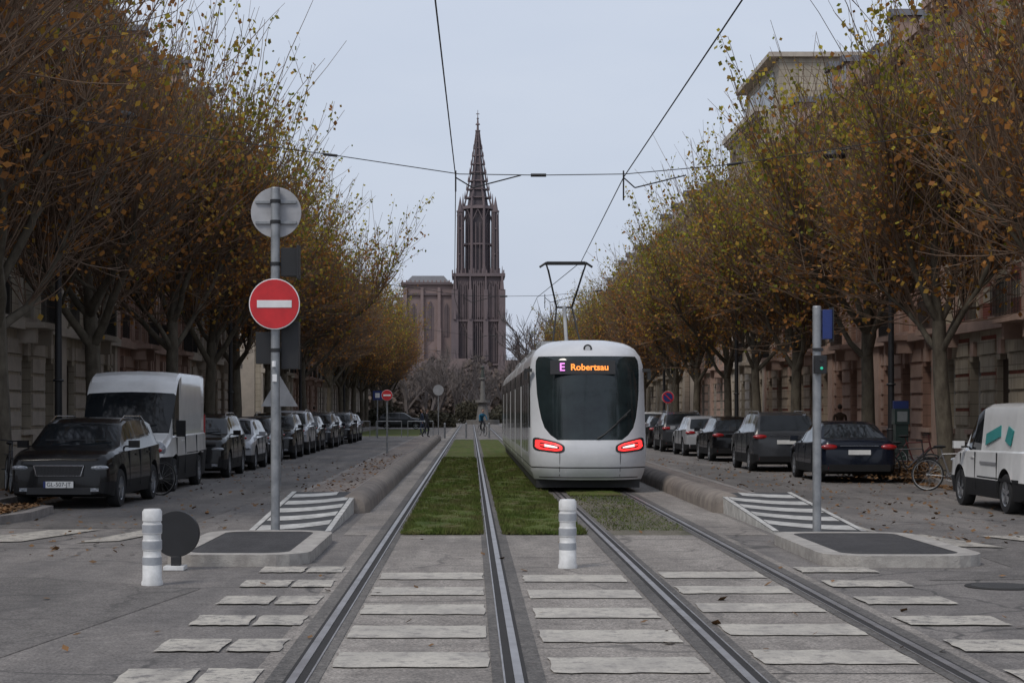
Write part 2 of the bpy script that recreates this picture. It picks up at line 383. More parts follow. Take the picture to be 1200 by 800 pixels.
def make_tree_mesh(name,seed,nleaf,green,spread=1.):
    random.seed(seed); np.random.seed(seed)
    thick=[];thin=[];shoots=[]
    pts,_=grow(np.array([0,0,.0]),np.array([rnd(-.05,.05),rnd(-.05,.05),1.]),3.7,5,.23,.175,.1,.05,thick)
    thick.insert(0,(np.array([0,0,-.1]),np.array([0,0,.35]),.33,.235))
    top=pts[-1]; heads=[]
    nl=random.choice([5,5,6,6]); a0=rnd(0,6.28)
    for i in range(nl):
        az=a0+i*6.283/nl+rnd(-.3,.3); el=rnd(.45,1.05)
        d=np.array([math.cos(az)*math.cos(el),math.sin(az)*math.cos(el),math.sin(el)])
        st=pts[-1] if i%2 else pts[-2]
        LP,dd=grow(st.copy(),d,rnd(3.4,5.2)*spread,7,rnd(.085,.12),.04,.13,.26,thick)
        heads+= [(q,dd) for q in LP[2:]]
        for q in LP[2:6]:
            if random.random()<.7:
                az2=az+rnd(-1.2,1.2); d2=np.array([math.cos(az2)*.8,math.sin(az2)*.8,rnd(.3,1.)])
                LP2,dd2=grow(q.copy(),d2,rnd(1.0,2.4)*spread,4,.045,.028,.18,.28,thick)
                heads+=[(w,dd2) for w in LP2[1:]]
    LP,dd=grow(top.copy(),np.array([rnd(-.2,.2),rnd(-.2,.2),1.]),4.8,7,.13,.05,.2,.15,thick)
    heads+=[(w,dd) for w in LP[1:]]
    for q,dd in heads:
        rad=q[:2]/(np.linalg.norm(q[:2])+.3)
        for s in range(random.choice([6,7,8,9])):
            low=random.random()<.35
            d=np.array([rad[0]*rnd(.0,.7)+rnd(-.55,.55),rad[1]*rnd(0,.7)+rnd(-.55,.55),rnd(-.1,.5) if low else rnd(.5,1.5)]); d/=np.linalg.norm(d)
            L=rnd(1.2,2.8) if low else rnd(1.8,5.4)
            SP,_=grow(q.copy(),d,L,5,rnd(.015,.024),.007,.07,.15,thin)
            shoots.append(SP)
            for w in SP[1:5]:
                if random.random()<.6:
                    d2=d+np.array([rnd(-1,1),rnd(-1,1),rnd(-.3,.6)]); d2/=np.linalg.norm(d2)
                    S2,_=grow(w.copy(),d2,rnd(.6,1.7),3,.011,.005,.1,.2,thin); shoots.append(S2)
    V1,F1=tubes_np(thick,7); V2,F2=tubes_np(thin,3)
    sp=[np.array(s) for s in shoots]
    mz=np.array([s[:,2].mean() for s in sp])
    dens=(np.random.rand(len(sp))**2.4+.02)*(.4+np.clip((mz-4)/5,0,1.2)); dens/=dens.sum()
    idx=np.random.choice(len(sp),nleaf,p=dens)
    C=np.zeros((nleaf,3)); 
    t=np.random.rand(nleaf)**.7
    for k,i in enumerate(idx):
        s=sp[i]; u=t[k]*(len(s)-1); a=int(min(u,len(s)-2)); C[k]=s[a]+(s[a+1]-s[a])*(u-a)
    C+=np.random.normal(0,.12,(nleaf,3)); C[:,2]-=.05
    X=np.random.normal(0,1,(nleaf,3));X/=np.linalg.norm(X,axis=1,keepdims=True)
    Y=np.cross(X,np.random.normal(0,1,(nleaf,3)));Y/=np.linalg.norm(Y,axis=1,keepdims=True)
    s=np.random.uniform(.045,.10,nleaf)[:,None]
    LV=np.stack([C+X*s,C+Y*s*.8+X*s*.1,C-X*s*.8,C-Y*s*.8+X*s*.1],1).reshape(-1,3)
    LF=np.arange(nleaf*4).reshape(-1,4)
    pal=np.array([(.42,.19,.055),(.30,.135,.05),(.33,.28,.045),(.50,.43,.06),(.20,.22,.035),(.47,.29,.06)])
    h=(C[:,2]-4.5)/8.+np.random.normal(0,.16,nleaf)+green
    clump=np.random.rand(len(sp))[idx]
    h=h+(clump-.5)*.5
    ch=np.where(h<.38,np.random.choice([0,1,5,0],nleaf),np.where(h<.62,np.random.choice([0,2,4,5,2],nleaf),np.random.choice([2,3,4,3,5],nleaf)))
    col=pal[ch]*np.random.uniform(.65,1.25,(nleaf,1))
    V=np.concatenate([V1,V2,LV]); F=np.concatenate([F1,F2+len(V1),LF+len(V1)+len(V2)])
    mi=np.concatenate([np.zeros(len(F1),int),np.ones(len(F2),int),np.full(len(LF),2)])
    me=bpy.data.meshes.new(name); me.from_pydata(V.tolist(),[],F.tolist())
    for m in (barkm,twigm,leafm): me.materials.append(m)
    me.polygons.foreach_set('material_index',mi.astype(np.int32))
    sm=np.concatenate([np.ones(len(F1)+len(F2),bool),np.zeros(len(LF),bool)]); me.polygons.foreach_set('use_smooth',sm)
    ca=me.color_attributes.new('leafcol','FLOAT_COLOR','POINT')
    cc=np.ones((len(V),4)); cc[len(V1)+len(V2):,:3]=np.repeat(col,4,axis=0); ca.data.foreach_set('color',cc.ravel().astype(np.float32))
    me.update(); print('tree height',V[:,2].max(),'radius',np.abs(V[:,0]).max(),len(F)); return me
TM=[make_tree_mesh('plane_tree_mesh',11,5500,-.30),make_tree_mesh('plane_tree_mesh',12,9500,-.12),make_tree_mesh('plane_tree_mesh',13,12500,.10),
    make_tree_mesh('plane_tree_mesh',14,10500,-.02),make_tree_mesh('plane_tree_mesh',15,13500,.16)]
random.seed(5)
def put_tree(x,y,me,s,sz):
    ob=bpy.data.objects.new('plane_tree',me); COL.objects.link(ob); ob.location=(x,y,.12); ob.rotation_euler=(0,0,rnd(0,6.28)); ob.scale=(s,s,sz)
for k in range(-1,20):
    y=35+9*k
    if 100<y<112: continue
    put_tree(-9.7+rnd(-.25,.25),y+rnd(-.5,.5),TM[[0,0,0,3,1,4,1,2,3][(k+1)%9]],rnd(.98,1.06),rnd(1.06,1.16))
    y=41+9*(k-1)
    put_tree(11.5+rnd(-.25,.25),y+rnd(-.5,.5),TM[[0,0,3,2,4,3,2,4,1][(k+1)%9]],rnd(.86,.95),rnd(.97,1.06))
def bare_mesh(seed,H=16):
    random.seed(seed); segs=[]
    def rec(p,d,L,r,dep):
        pts,dd=grow(p,d,L,3,r,r*.7,.05,.15,segs)
        if dep==0: return
        for i in range(random.choice([3,3,4]) if dep>1 else 4):
            q=pts[random.choice([1,2,3])]; a=rnd(0,6.28); s=rnd(.5,.9)
            d2=dd+np.array([math.cos(a)*s,math.sin(a)*s,rnd(-.1,.3)]); d2/=np.linalg.norm(d2)
            rec(q.copy(),d2,L*rnd(.62,.8),r*.55,dep-1)
    rec(np.array([0,0,0.]),np.array([0,0,1.]),H*.3,.35,5)
    V,F=tubes_np(segs,3)
    me=bpy.data.meshes.new('bare_tree_mesh'); me.from_pydata(V.tolist(),[],F.tolist()); me.materials.append(barem); return me
BM=[bare_mesh(3),bare_mesh(4),bare_mesh(9)]
random.seed(8)
for x,y,s in [(10.5,222,1.6),(7.5,240,1.45),(12,245,1.5),(-9,240,1.0),(-6,262,.95),(-2.5,275,.9),(1.5,290,.75),(5,270,.9),(-13,255,1.1),(17,240,1.4),(-4.5,230,.8),(-1,300,.95),(3.5,310,.8),(8,300,1.1),(-18,240,1.2),(-8,300,1.),(7.2,235,.8)]:
    ob=bpy.data.objects.new('bare_tree',random.choice(BM)); COL.objects.link(ob); ob.location=(x,y,0); ob.rotation_euler=(0,0,rnd(0,6)); ob.scale=(s,)*3
def leaf_mass(name,boxes,n,size,c1,c2):
    b=MB(); V=[];
    for (x0,x1,y0,y1,h,cnt) in boxes:
        C=np.stack([np.random.uniform(x0,x1,cnt),np.random.uniform(y0,y1,cnt),np.random.rand(cnt)**.8*h],1)
        C[:,2]*=.65+.35*np.sin(C[:,0]*.9+C[:,1]*.3)*np.sin(C[:,0]*.37+1)
        X=np.random.normal(0,1,(cnt,3));X/=np.linalg.norm(X,axis=1,keepdims=True);Y=np.cross(X,np.random.normal(0,1,(cnt,3)));Y/=np.linalg.norm(Y,axis=1,keepdims=True)
        s=np.random.uniform(.5,1.2,(cnt,1))*size
        V.append(np.stack([C+X*s,C+Y*s,C-X*s,C-Y*s],1).reshape(-1,3))
    V=np.concatenate(V); b.v=V.tolist(); nq=len(V)//4; b.f=[(4*i,4*i+1,4*i+2,4*i+3) for i in range(nq)]; b.m=[0]*nq
    return b.build(name,[M(name+'_mat',c1,c2,.9,.6)],smooth=0)
leaf_mass('hedge',[(-12,-1.5,165,172,2.2,7000),(4.5,14,165,172,2.2,7000),(-2,4,215,222,3.2,5000)],0,.14,(.045,.045,.03),(.07,.058,.035))
leaf_mass('distant_trees',[(-60,70,318,345,12.5,34000)],0,.5,(.085,.068,.06),(.12,.088,.07))

# ------------------------------------------------------------------ buildings
glass=M('window_glass',(.02,.025,.03),(.12,.12,.115),.12,.35,spec=.6,lo=.45,hi=.6)
frame_w=M('window_frame',(.45,.43,.40),(.35,.33,.31),.6)
slate=M('slate_roof',(.06,.06,.068),(.10,.10,.11),.7,4,bump=.3)
iron=M('wrought_iron',(.02,.02,.022),rough=.5)
stones=[stone_mat('stone_beige',(.45,.37,.29),(.35,.285,.225)),stone_mat('stone_pink',(.42,.26,.20),(.32,.195,.15)),
        stone_mat('stone_grey',(.42,.375,.33),(.31,.28,.245)),stone_mat('stone_cream',(.50,.44,.345),(.40,.35,.275)),
        stone_mat('brick_red',(.32,.10,.07),(.23,.08,.055),.24,.08,.9)]
trim=[M('trim_light',(.50,.44,.37),(.38,.335,.285),.85,1.5),M('trim_pink',(.43,.30,.245),(.33,.23,.19),.85,1.5)]
doorm=M('door_wood',(.05,.03,.02),(.03,.02,.015),.5)
def building(xf,s,y0,y1,nf,fh,si,ti,mans=True,name='apartment_building',band=None):
    b=MB()
    X=lambda d:xf+s*d
    def B(d0,d1,ya,yb,z0,z1,m): b.box(X(d0),X(d1),ya,yb,z0,z1,m)
    g=4.3; H=g+nf*fh; W=y1-y0; nb=max(3,int(round(W/2.75))); bw=W/nb; ww=1.25
    B(-13,-.4,y0,y1,0,H,1)
    B(-.4,-.36,y0+.3,y1-.3,.6,H-.3,2)
    floors=[(0,g)]+[(g+i*fh,g+(i+1)*fh) for i in range(nf)]
    for k in range(nb+1):
        yc=y0+k*bw
        a=max(y0,yc-(bw-ww)/2); c=min(y1,yc+(bw-ww)/2)
        B(-.36,0,a,c,0,H,0)
        if band and (c-a)>.2:
            for zq in np.arange(.5,H-.8,1.0): B(-.3,.012,a+.03,c-.03,zq,zq+.5,8)
        if k in(0,nb) or (k%3==0 and not band): 
            aa=max(y0+.02,yc-.45); cc=min(y1-.02,yc+.45)
            B(0,.13,aa,cc,.0,H-.5,1)
    for fi,(z0,z1) in enumerate(floors):
        sill=z0+(1.1 if fi==0 else .85 if fi!=1 else .25); head=z1-(.7 if fi else .9)
        for k in range(nb):
            ya=y0+k*bw+(bw-ww)/2; yb=ya+ww; ym=(ya+yb)/2
            door=(fi==0 and k==nb//2)
            sl=z0 if door else sill
            if not door: B(-.36,-.002,ya,yb,z0,sill,0)
            B(-.36,-.002,ya,yb,head,z1,0)
            if door: B(-.3,-.2,ya,yb,z0,head,4)
            else:
                B(-.35,-.28,ym-.035,ym+.035,sl,head,3); B(-.35,-.29,ya,ya+.07,sl,head,3); B(-.35,-.29,yb-.07,yb,sl,head,3)
                zt=sl+(head-sl)*.7; B(-.35,-.285,ya+.07,yb-.07,zt-.03,zt+.03,3); B(-.35,-.29,ya+.07,yb-.07,head-.08,head,3)
                if random.random()<.25: B(-.28,-.25,ya+.02,yb-.02,head-rnd(.3,1.6),head,3)
            for q,(yy0,yy1) in enumerate(((ya,ya+.28),(yb-.28,yb))):
                if fi in(0,2): B(-.34,-.012,yy0,yy1,head-.16,head,0)
            if fi>0:
                B(0,.09,ya-.2,ya-.001,sl,head,1); B(0,.09,yb+.001,yb+.2,sl,head,1); B(0,.11,ya-.24,yb+.24,head,head+.24,1)
                B(0,.2,ya-.26,yb+.26,sl-.16,sl-.001,1)
                if fi==1:
                    zb=head+.26; b.add([(X(0),ya-.35,zb),(X(0),yb+.35,zb),(X(0),ym,zb+.42),(X(.24),ya-.35,zb),(X(.24),yb+.35,zb),(X(.24),ym,zb+.42)],[(0,1,2),(3,5,4),(0,3,4,1),(1,4,5,2),(2,5,3,0)],1)
                if fi==2: B(0,.2,ya-.3,yb+.3,head+.26,head+.4,1)
                if fi in (1,2) and (k%3==1 or fi==1):
                    dd=.75 if k%3==1 else .16
                    if dd>.3: B(0.01,.85,ya-.5,yb+.5,sl-.34,sl-.165,1); B(.0,.6,ya-.4,ya-.2,sl-.8,sl-.34,1); B(.0,.6,yb+.2,yb+.4,sl-.8,sl-.34,1)
                    ya2,yb2=(ya-.45,yb+.45) if dd>.3 else (ya,yb)
                    B(dd,dd+.04,ya2,yb2,sl+.9,sl+.94,5)
                    n=int((yb2-ya2)/.13)
                    for q in range(n+1):
                        yy=ya2+(yb2-ya2)*q/n; B(dd+.01,dd+.03,yy-.012,yy+.012,sl-.16,sl+.9,5)
            else:
                if not door: B(0,.14,ya-.1,yb+.1,sl-.15,sl-.001,1)
                B(0,.12,ym-.16,ym+.16,head,head+.45,1)
        B(0,.17 if fi else .28,y0,y1,z1-.14,z1+.14,1) if fi<nf else None
    for zq in np.arange(.9,g-.6,.55): 
        for k in range(nb+1):
            yc=y0+k*bw; a=max(y0+.05,yc-(bw-ww)/2+.05); c=min(y1-.05,yc+(bw-ww)/2-.05)
            if c>a: B(-.2,.05,a,c,zq-.22,zq+.22,1 if not band else 0)
    B(0,.1,y0,y1,0,.6,1)
    B(-.1,.3,y0,y1,H-.4,H-.1,1); B(-.1,.6,y0,y1,H-.1,H+.2,1)
    for q in range(int(W/.7)): B(.3,.55,y0+.2+q*.7,y0+.4+q*.7,H-.3,H-.1,1)
    if mans:
        mh=2.5; z=H+.2
        b.add([(X(.2),y0,z),(X(.2),y1,z),(X(-1.9),y1,z+mh),(X(-1.9),y0,z+mh),(X(-12.5),y0,z),(X(-12.5),y1,z),(X(-11),y1,z+mh),(X(-11),y0,z+mh)],
              [(0,1,2,3),(4,7,6,5),(3,2,6,7),(0,3,7,4),(1,5,6,2)],6)
        for k in range(0,nb):
            if (k+si)%3==0 and si!=2:
                ym=y0+(k+.5)*bw; B(-1.2,-.2,ym-.55,ym+.55,z+.3,z+1.6,1); B(-.2,-.17,ym-.35,ym+.35,z+.5,z+1.5,2); B(-.17,-.14,ym-.03,ym+.03,z+.5,z+1.5,3)
                b.add([(X(-.05),ym-.7,z+1.6),(X(-.05),ym+.7,z+1.6),(X(-.05),ym,z+2.0),(X(-1.4),ym-.7,z+1.6),(X(-1.4),ym+.7,z+1.6),(X(-1.4),ym,z+2.0)],[(0,1,2),(0,2,5,3),(1,4,5,2),(3,5,4),(0,3,4,1)],6)
        for yy in (y0+.7,y1-1.6): B(-5,-3.8,yy,yy+.9,z+mh-1,z+mh+1.4,7); 
    else:
        B(-11,-.8,y0+.5,y1-.5,H+.2,H+2.9,7); B(-.8,-.76,y0+2,y1-2,H+.6,H+2.4,2); B(-11.2,-.2,y0+.2,y1-.2,H+2.9,H+3.15,1)
    b.build(name,[stones[si],trim[ti],glass,frame_w,doorm,iron,slate,stones[4 if mans else 3],stones[4]],smooth=0)
random.seed(21)
L=[(27,48.5,4,3.7,0,0,1),(48.5,66,3,4.1,3,0,1),(66,83,3,3.9,1,1,1),(83,101,3,4.2,0,0,1),(112,131,3,3.9,3,0,1),(131,152,3,3.7,1,1,1),(152,176,3,4.,2,0,1),(176,200,3,3.8,0,0,1),(200,226,3,3.8,3,0,1)]
for y0,y1,nf,fh,si,ti,m in L: building(-13.8,1,y0,y1,nf,fh,si,ti,bool(m))
L=[(27,44,3,3.9,1,1,1,0),(44,58,3,3.7,3,1,1,1),(58,75,3,3.5,1,1,1,0),(75,92,3,3.6,0,1,1,1),(92,104,4,3.4,3,0,0,0),(104,118,3,3.6,2,1,1,0),(127,145,3,3.9,0,0,1,0),(145,166,3,3.5,2,0,1,0),(166,186,3,3.8,3,0,1,0),(186,205,3,3.6,1,1,1,0)]
for y0,y1,nf,fh,si,ti,m,bd in L: building(15.9,-1,y0,y1,nf,fh,si,ti,bool(m),band=bd)

# ------------------------------------------------------------------ cathedral
cath1=M('sandstone_rib',(.175,.135,.138),(.135,.108,.114),.9,.12); cath2=M('sandstone_shadow',(.088,.074,.082),(.07,.06,.068),.9,.2)  # sandstone_shadow paints shade into the lancets and behind the ribs
cath3=M('cathedral_roof',(.16,.16,.17),(.13,.13,.14),.8,.1); cath4=M('sandstone_wall',(.145,.110,.112),(.112,.09,.095),.9,.15)
cath5=M('sandstone_pink',(.25,.185,.175),(.20,.15,.145),.9,.1)  # all cathedral tones lightened and greyed, distance haze put into the colour
b=MB(); CY=800; cx=3.2
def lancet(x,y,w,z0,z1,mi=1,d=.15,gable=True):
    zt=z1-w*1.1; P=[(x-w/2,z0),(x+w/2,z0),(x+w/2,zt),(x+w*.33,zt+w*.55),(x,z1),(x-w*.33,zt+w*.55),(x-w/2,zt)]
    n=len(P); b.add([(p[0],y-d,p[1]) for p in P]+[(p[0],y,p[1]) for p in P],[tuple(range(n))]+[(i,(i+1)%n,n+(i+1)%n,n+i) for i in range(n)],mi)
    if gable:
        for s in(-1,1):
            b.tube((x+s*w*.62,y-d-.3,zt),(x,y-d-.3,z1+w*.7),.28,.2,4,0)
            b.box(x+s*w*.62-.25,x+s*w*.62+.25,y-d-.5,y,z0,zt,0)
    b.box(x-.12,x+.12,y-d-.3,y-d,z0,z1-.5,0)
b.box(-8,15,CY,CY+23,0,65,3); b.box(-32,-8.01,CY+2,CY+23,0,61,4)
b.box(-35,-32.02,CY+6,CY+20,0,55,4)
for i,x in enumerate((-7.6,-.4,6.9,14.6)):
    w=1.5 if i in(0,3) else .95
    for z0,z1,ww,dd in((0,24,w+.5,4),(24,44,w+.2,3),(44,58,w,2)): b.box(x-ww,x+ww,CY-dd,CY,z0,z1,0)
    b.tube((x,CY-1.4,58),(x,CY-1.4,69),w*.8,.08,4,0,math.pi/4)
    for z in(24,44): b.tube((x,CY-dd-1.2,z),(x,CY-dd-1.2,z+6),w*.6,.05,4,0,math.pi/4)
for xa,xb in((-6,-1.4),(.6,5.9),(8,13)):
    m=(xa+xb)/2
    lancet(m,CY,xb-xa-1.4,24,41); 
    for q in(-1,1): lancet(m+q*(xb-xa)*.24,CY,1.5,45,61,1,.15,True)
    for q in(-1,0,1): lancet(m+q*(xb-xa)*.3,CY,1.0,4,20,1,.15,False)
for q in range(24): b.box(-7.8+q*.97,-7.45+q*.97,CY-.9,CY-.6,24,62,0)
for z in(22.5,43): b.box(-8.6,15.6,CY-1.3,CY,z,z+.9,0)
b.box(-9,16,CY-1.6,CY+24,64.2,65.6,0)
for i in range(13): b.box(-9+i*2,-8.4+i*2,CY-1.6,CY-1.2,65.6,67.1+(i%2)*.8,0)
for x,w in((-31,1.3),(-23,1.0),(-15,1.0)):
    b.box(x-w,x+w,CY-.2,CY+2,0,40,4); b.box(x-w*.7,x+w*.7,CY+.4,CY+2,40,59,4)
for x,w,z0,z1 in((-27,2.6,36,52),(-19,3.0,34,53),(-11.4,2.4,36,52),(-27,1.6,14,27),(-19,1.6,14,27),(-11.4,1.6,14,27)):
    lancet(x,CY+2,w,z0,z1,3,.15,False)
b.box(-32.6,-9.01,CY+.9,CY+2,55.5,56.4,3); b.box(-33,-9.02,CY+.6,CY+23.5,60.4,61.6,3)
for i in range(12): b.box(-32.6+i*2,-31.9+i*2,CY+.7,CY+1.1,61.6,62.5,4)
b.add([(-31,CY+5,61.6),(-10,CY+5,61.6),(-13,CY+13,65.5),(-28,CY+13,65.5),(-31,CY+22,61.6),(-10,CY+22,61.6)],[(0,1,2,3),(3,2,5,4),(0,3,4),(1,5,2)],2)
OC=CY+11
def octa(r0,r1,z0,z1,mi,ph=math.pi/8): b.tube((cx,OC,z0),(cx,OC,z1),r0,r1,8,mi,ph)
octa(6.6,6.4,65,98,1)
for i in range(8):
    t=math.pi/8+i*math.pi/4; x=cx+7.6*math.cos(t); y=OC+7.6*math.sin(t)
    b.tube((x,y,65),(x,y,97),.8,.6,6,0); b.tube((x,y,97),(x,y,104),.65,.05,6,0)
    t2=t+math.pi/4; x2=cx+7.6*math.cos(t2);y2=OC+7.6*math.sin(t2)
    for s_ in (.33,.67):
        xx=x+(x2-x)*s_; yy=y+(y2-y)*s_; b.tube((xx,yy,65),(xx,yy,90),.25,.25,5,0)
    b.tube((x,y,90),((x+x2)/2,(y+y2)/2,96.5),.3,.2,4,0); b.tube((x2,y2,90),((x+x2)/2,(y+y2)/2,96.5),.3,.2,4,0)
octa(7.8,7.8,79.5,80.3,0); octa(8.2,8.0,96.6,97.8,0)
for sx,sy in((-1,-1),(1,-1),(-1,1),(1,1)):
    x=cx+sx*8.3; y=OC+sy*8.3
    b.tube((x,y,65),(x,y,93),1.0,.9,6,1)
    for i in range(6):
        t=i*math.pi/3; b.tube((x+1.5*math.cos(t),y+1.5*math.sin(t),65),(x+1.25*math.cos(t),y+1.25*math.sin(t),95),.36,.28,5,0)
    for q in range(14):
        t=q*1.1; b.tube((x,y,66+q*2),(x+1.5*math.cos(t),y+1.5*math.sin(t),66.8+q*2),.4,.4,4,0)
    b.tube((x,y,94.5),(x,y,95.3),1.75,1.75,8,0); b.tube((x,y,95.3),(x,y,102),1.25,.05,6,0)
zs=[97.8,102,106,110,114,118,122,125.6,128.8,131.6,134]; rs=[7.6,6.5,5.6,4.8,4.05,3.4,2.75,2.15,1.6,1.15,.85]
for i in range(len(zs)-1):
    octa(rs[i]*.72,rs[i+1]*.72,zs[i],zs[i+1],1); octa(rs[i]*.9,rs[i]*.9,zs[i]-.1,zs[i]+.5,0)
    for k in range(8):
        t=math.pi/8+k*math.pi/4
        p=lambda r,z:(cx+r*math.cos(t),OC+r*math.sin(t),z)
        b.tube(p(rs[i]*.92,zs[i]),p(rs[i+1]*.92,zs[i+1]),.36,.3,5,0)
        if i<8: b.tube(p(rs[i]*1.02,zs[i]),p(rs[i]*1.0,zs[i]+3.4*(1-i*.06)),.5*(1-i*.06),.05,5,0)
octa(1.3,1.3,133.8,134.4,0); octa(.6,.5,134.4,137,0); octa(1.2,.9,137,137.6,0); octa(.5,.3,137.6,140,0); octa(.6,.6,139.8,140.2,0)
b.tube((cx,OC,140),(cx,OC,144),.22,.1,6,0); b.box(cx-.8,cx+.8,OC-.15,OC+.15,142,142.35,0)
b.box(-60,-36,CY+5,CY+30,0,26,4)
b.add([(-60,CY+5,26),(-36,CY+5,26),(-36,CY+17,35),(-60,CY+17,35),(-36,CY+30,26),(-60,CY+30,26)],[(0,1,2,3),(3,2,4,5),(1,4,2),(0,3,5)],2)
b.build('cathedral',[cath1,cath2,cath3,cath4,cath5],smooth=0)
random.seed(3)
b=MB()
x=-90
while x<110:
    w=rnd(9,15);h=rnd(9,14); y=560+rnd(-15,15)
    b.box(x,x+w,y,y+12,0,h,0); b.add([(x,y-.3,h),(x+w,y-.3,h),(x+w,y+6,h+6),(x,y+6,h+6),(x,y+12,h),(x+w,y+12,h)],[(0,1,2,3),(3,2,5,4),(0,3,4),(1,5,2)],1)
    for fz in np.arange(2,h-2,3):
        for wx in np.arange(x+1,x+w-1.5,2.2): b.box(wx,wx+1,y-.05,y,fz,fz+1.6,2)
    x+=w+.3
b.build('town_houses',[M('house_render',(.25,.21,.18),(.18,.15,.135),.9,.2),M('tile_roof',(.12,.085,.08),(.09,.07,.065),.9,.5),glass],smooth=0)
b=MB(); mx,my=1.4,205
b.tube((mx,my,0),(mx,my,.5),2.,2.,24,0); b.tube((mx,my,.5),(mx,my,2.6),.8,.5,8,0)
b.tube((mx,my,2.6),(mx,my,2.9),.9,.9,16,0); b.tube((mx,my,2.9),(mx,my,5.4),.32,.22,10,0); b.tube((mx,my,5.4),(mx,my,5.6),.4,.4,10,0); b.tube((mx,my,5.6),(mx,my,6.6),.25,.15,8,1); b.ell((mx,my,6.8),(.17,.17,.22),1)
b.build('fountain_monument',[M('monument_stone',(.22,.21,.2),(.15,.145,.14),.8),M('bronze',(.07,.08,.07),(.05,.06,.055),.7)])

# ------------------------------------------------------------------ vehicles
tyre=M('tyre_rubber',(.015,.015,.016),rough=.85); rim=M('alloy_rim',(.42,.43,.45),(.32,.33,.35),.35,4,metal=.7)
carglass=M('car_glass',(.008,.010,.012),(.014,.017,.02),.05,1.2,spec=.35); under=M('underbody',(.008,.008,.008),rough=.9,spec=.2)
trimk=M('car_trim_black',(.014,.014,.015),rough=.7,spec=.25); lens=M('headlamp_lens',(.40,.42,.45),(.10,.11,.13),.12,22,coat=1.)
tail=M('tail_lamp',(.42,.01,.012),(.22,.005,.008),.15,8,coat=1.); chrome=M('chrome',(.55,.55,.57),rough=.2,metal=1.); platem=M('number_plate',(.78,.78,.76),rough=.4)
def paint(n,c,dark=False): return M('paint_'+n,c,tuple(x*.85 for x in c),.22 if dark else .32,2,metal=0,coat=.3 if dark else .8,spec=.25 if dark else .5)
P_black=paint('black',(.006,.006,.007),True); P_white=paint('white',(.72,.72,.71)); P_silver=paint('silver',(.36,.37,.39)); P_grey=paint('grey',(.045,.048,.054),True); P_dblue=paint('dark_blue',(.006,.009,.018),True)
def wheel(b,x,y,r,w,side):
    s=side
    prof=[(-w/2,r*.62),(-w/2,r*.93),(-w*.35,r),(w*.35,r),(w/2,r*.93),(w/2,r*.62)]
    b.lathe(prof,'x',(x,y,r),28,2)
    b.lathe([(s*w*.5,r*.66),(s*w*.42,r*.60),(s*w*.1,r*.58)],'x',(x,y,r),28,3)
    b.tube((x+s*w*.02,y,r),(x+s*w*.1,y,r),r*.62,r*.62,24,6)
    b.tube((x+s*w*.1,y,r),(x+s*w*.45,y,r),r*.16,r*.12,12,3)
    for i in range(5):
        t=i*2*math.pi/5+.3; b.rbox((x+s*w*.38,y+math.cos(t)*r*.36,r+math.sin(t)*r*.36),(.03,r*.5,r*.15),(t,0,0),3)
KIND={
 'hatch':dict(top=[(0,.46),(.02,.53),(.06,.585),(.14,.63),(.25,.675),(.28,.69),(.43,.955),(.5,.99),(.62,1.),(.78,.98),(.89,.92),(.965,.67),(.985,.62),(1,.55)],
   belt=[(0,.43),(.03,.52),(.14,.585),(.26,.63),(.6,.65),(.95,.69),(1,.54)],ws=(.275,.435),rs=(.89,.965),sw=[(.345,.53),(.555,.74),(.765,.86)],wr=.74,wh=(.195,.80)),
 'suv':dict(top=[(0,.50),(.008,.555),(.03,.595),(.10,.635),(.22,.668),(.25,.68),(.39,.935),(.47,.985),(.62,1.),(.82,.985),(.92,.94),(.98,.68),(1,.58)],
   belt=[(0,.48),(.02,.55),(.10,.61),(.25,.64),(.6,.655),(.97,.69),(1,.57)],ws=(.25,.395),rs=(.92,.98),sw=[(.33,.52),(.545,.73),(.755,.87)],wr=.77,wh=(.19,.81)),
 'sedan':dict(top=[(0,.46),(.02,.53),(.06,.58),(.25,.66),(.28,.68),(.42,.955),(.52,1.),(.68,.985),(.74,.95),(.86,.72),(.97,.70),(.99,.66),(1,.55)],
   belt=[(0,.43),(.03,.52),(.14,.585),(.26,.63),(.6,.65),(.86,.68),(.97,.66),(1,.54)],ws=(.275,.42),rs=(.74,.86),sw=[(.335,.52),(.54,.72)],wr=.72,wh=(.19,.80)),
 'van':dict(top=[(0,.33),(.006,.38),(.03,.425),(.10,.47),(.12,.485),(.225,.80),(.26,.90),(.30,.965),(.36,1.),(.98,1.),(1,.99)],
   belt=[(0,.31),(.02,.36),(.11,.45),(.15,.46),(1,.47)],ws=(.118,.232),rs=None,sw=[(.165,.30)],wr=.94,wh=(.17,.76)),
 'minivan':dict(top=[(0,.38),(.015,.45),(.05,.50),(.18,.56),(.21,.575),(.36,.92),(.42,.97),(.5,1.),(.93,.995),(.985,.96),(1,.9)],
   belt=[(0,.36),(.03,.44),(.18,.53),(.3,.55),(1,.57)],ws=(.205,.365),rs=None,sw=[(.275,.45)],wr=.86,wh=(.19,.78)),
}
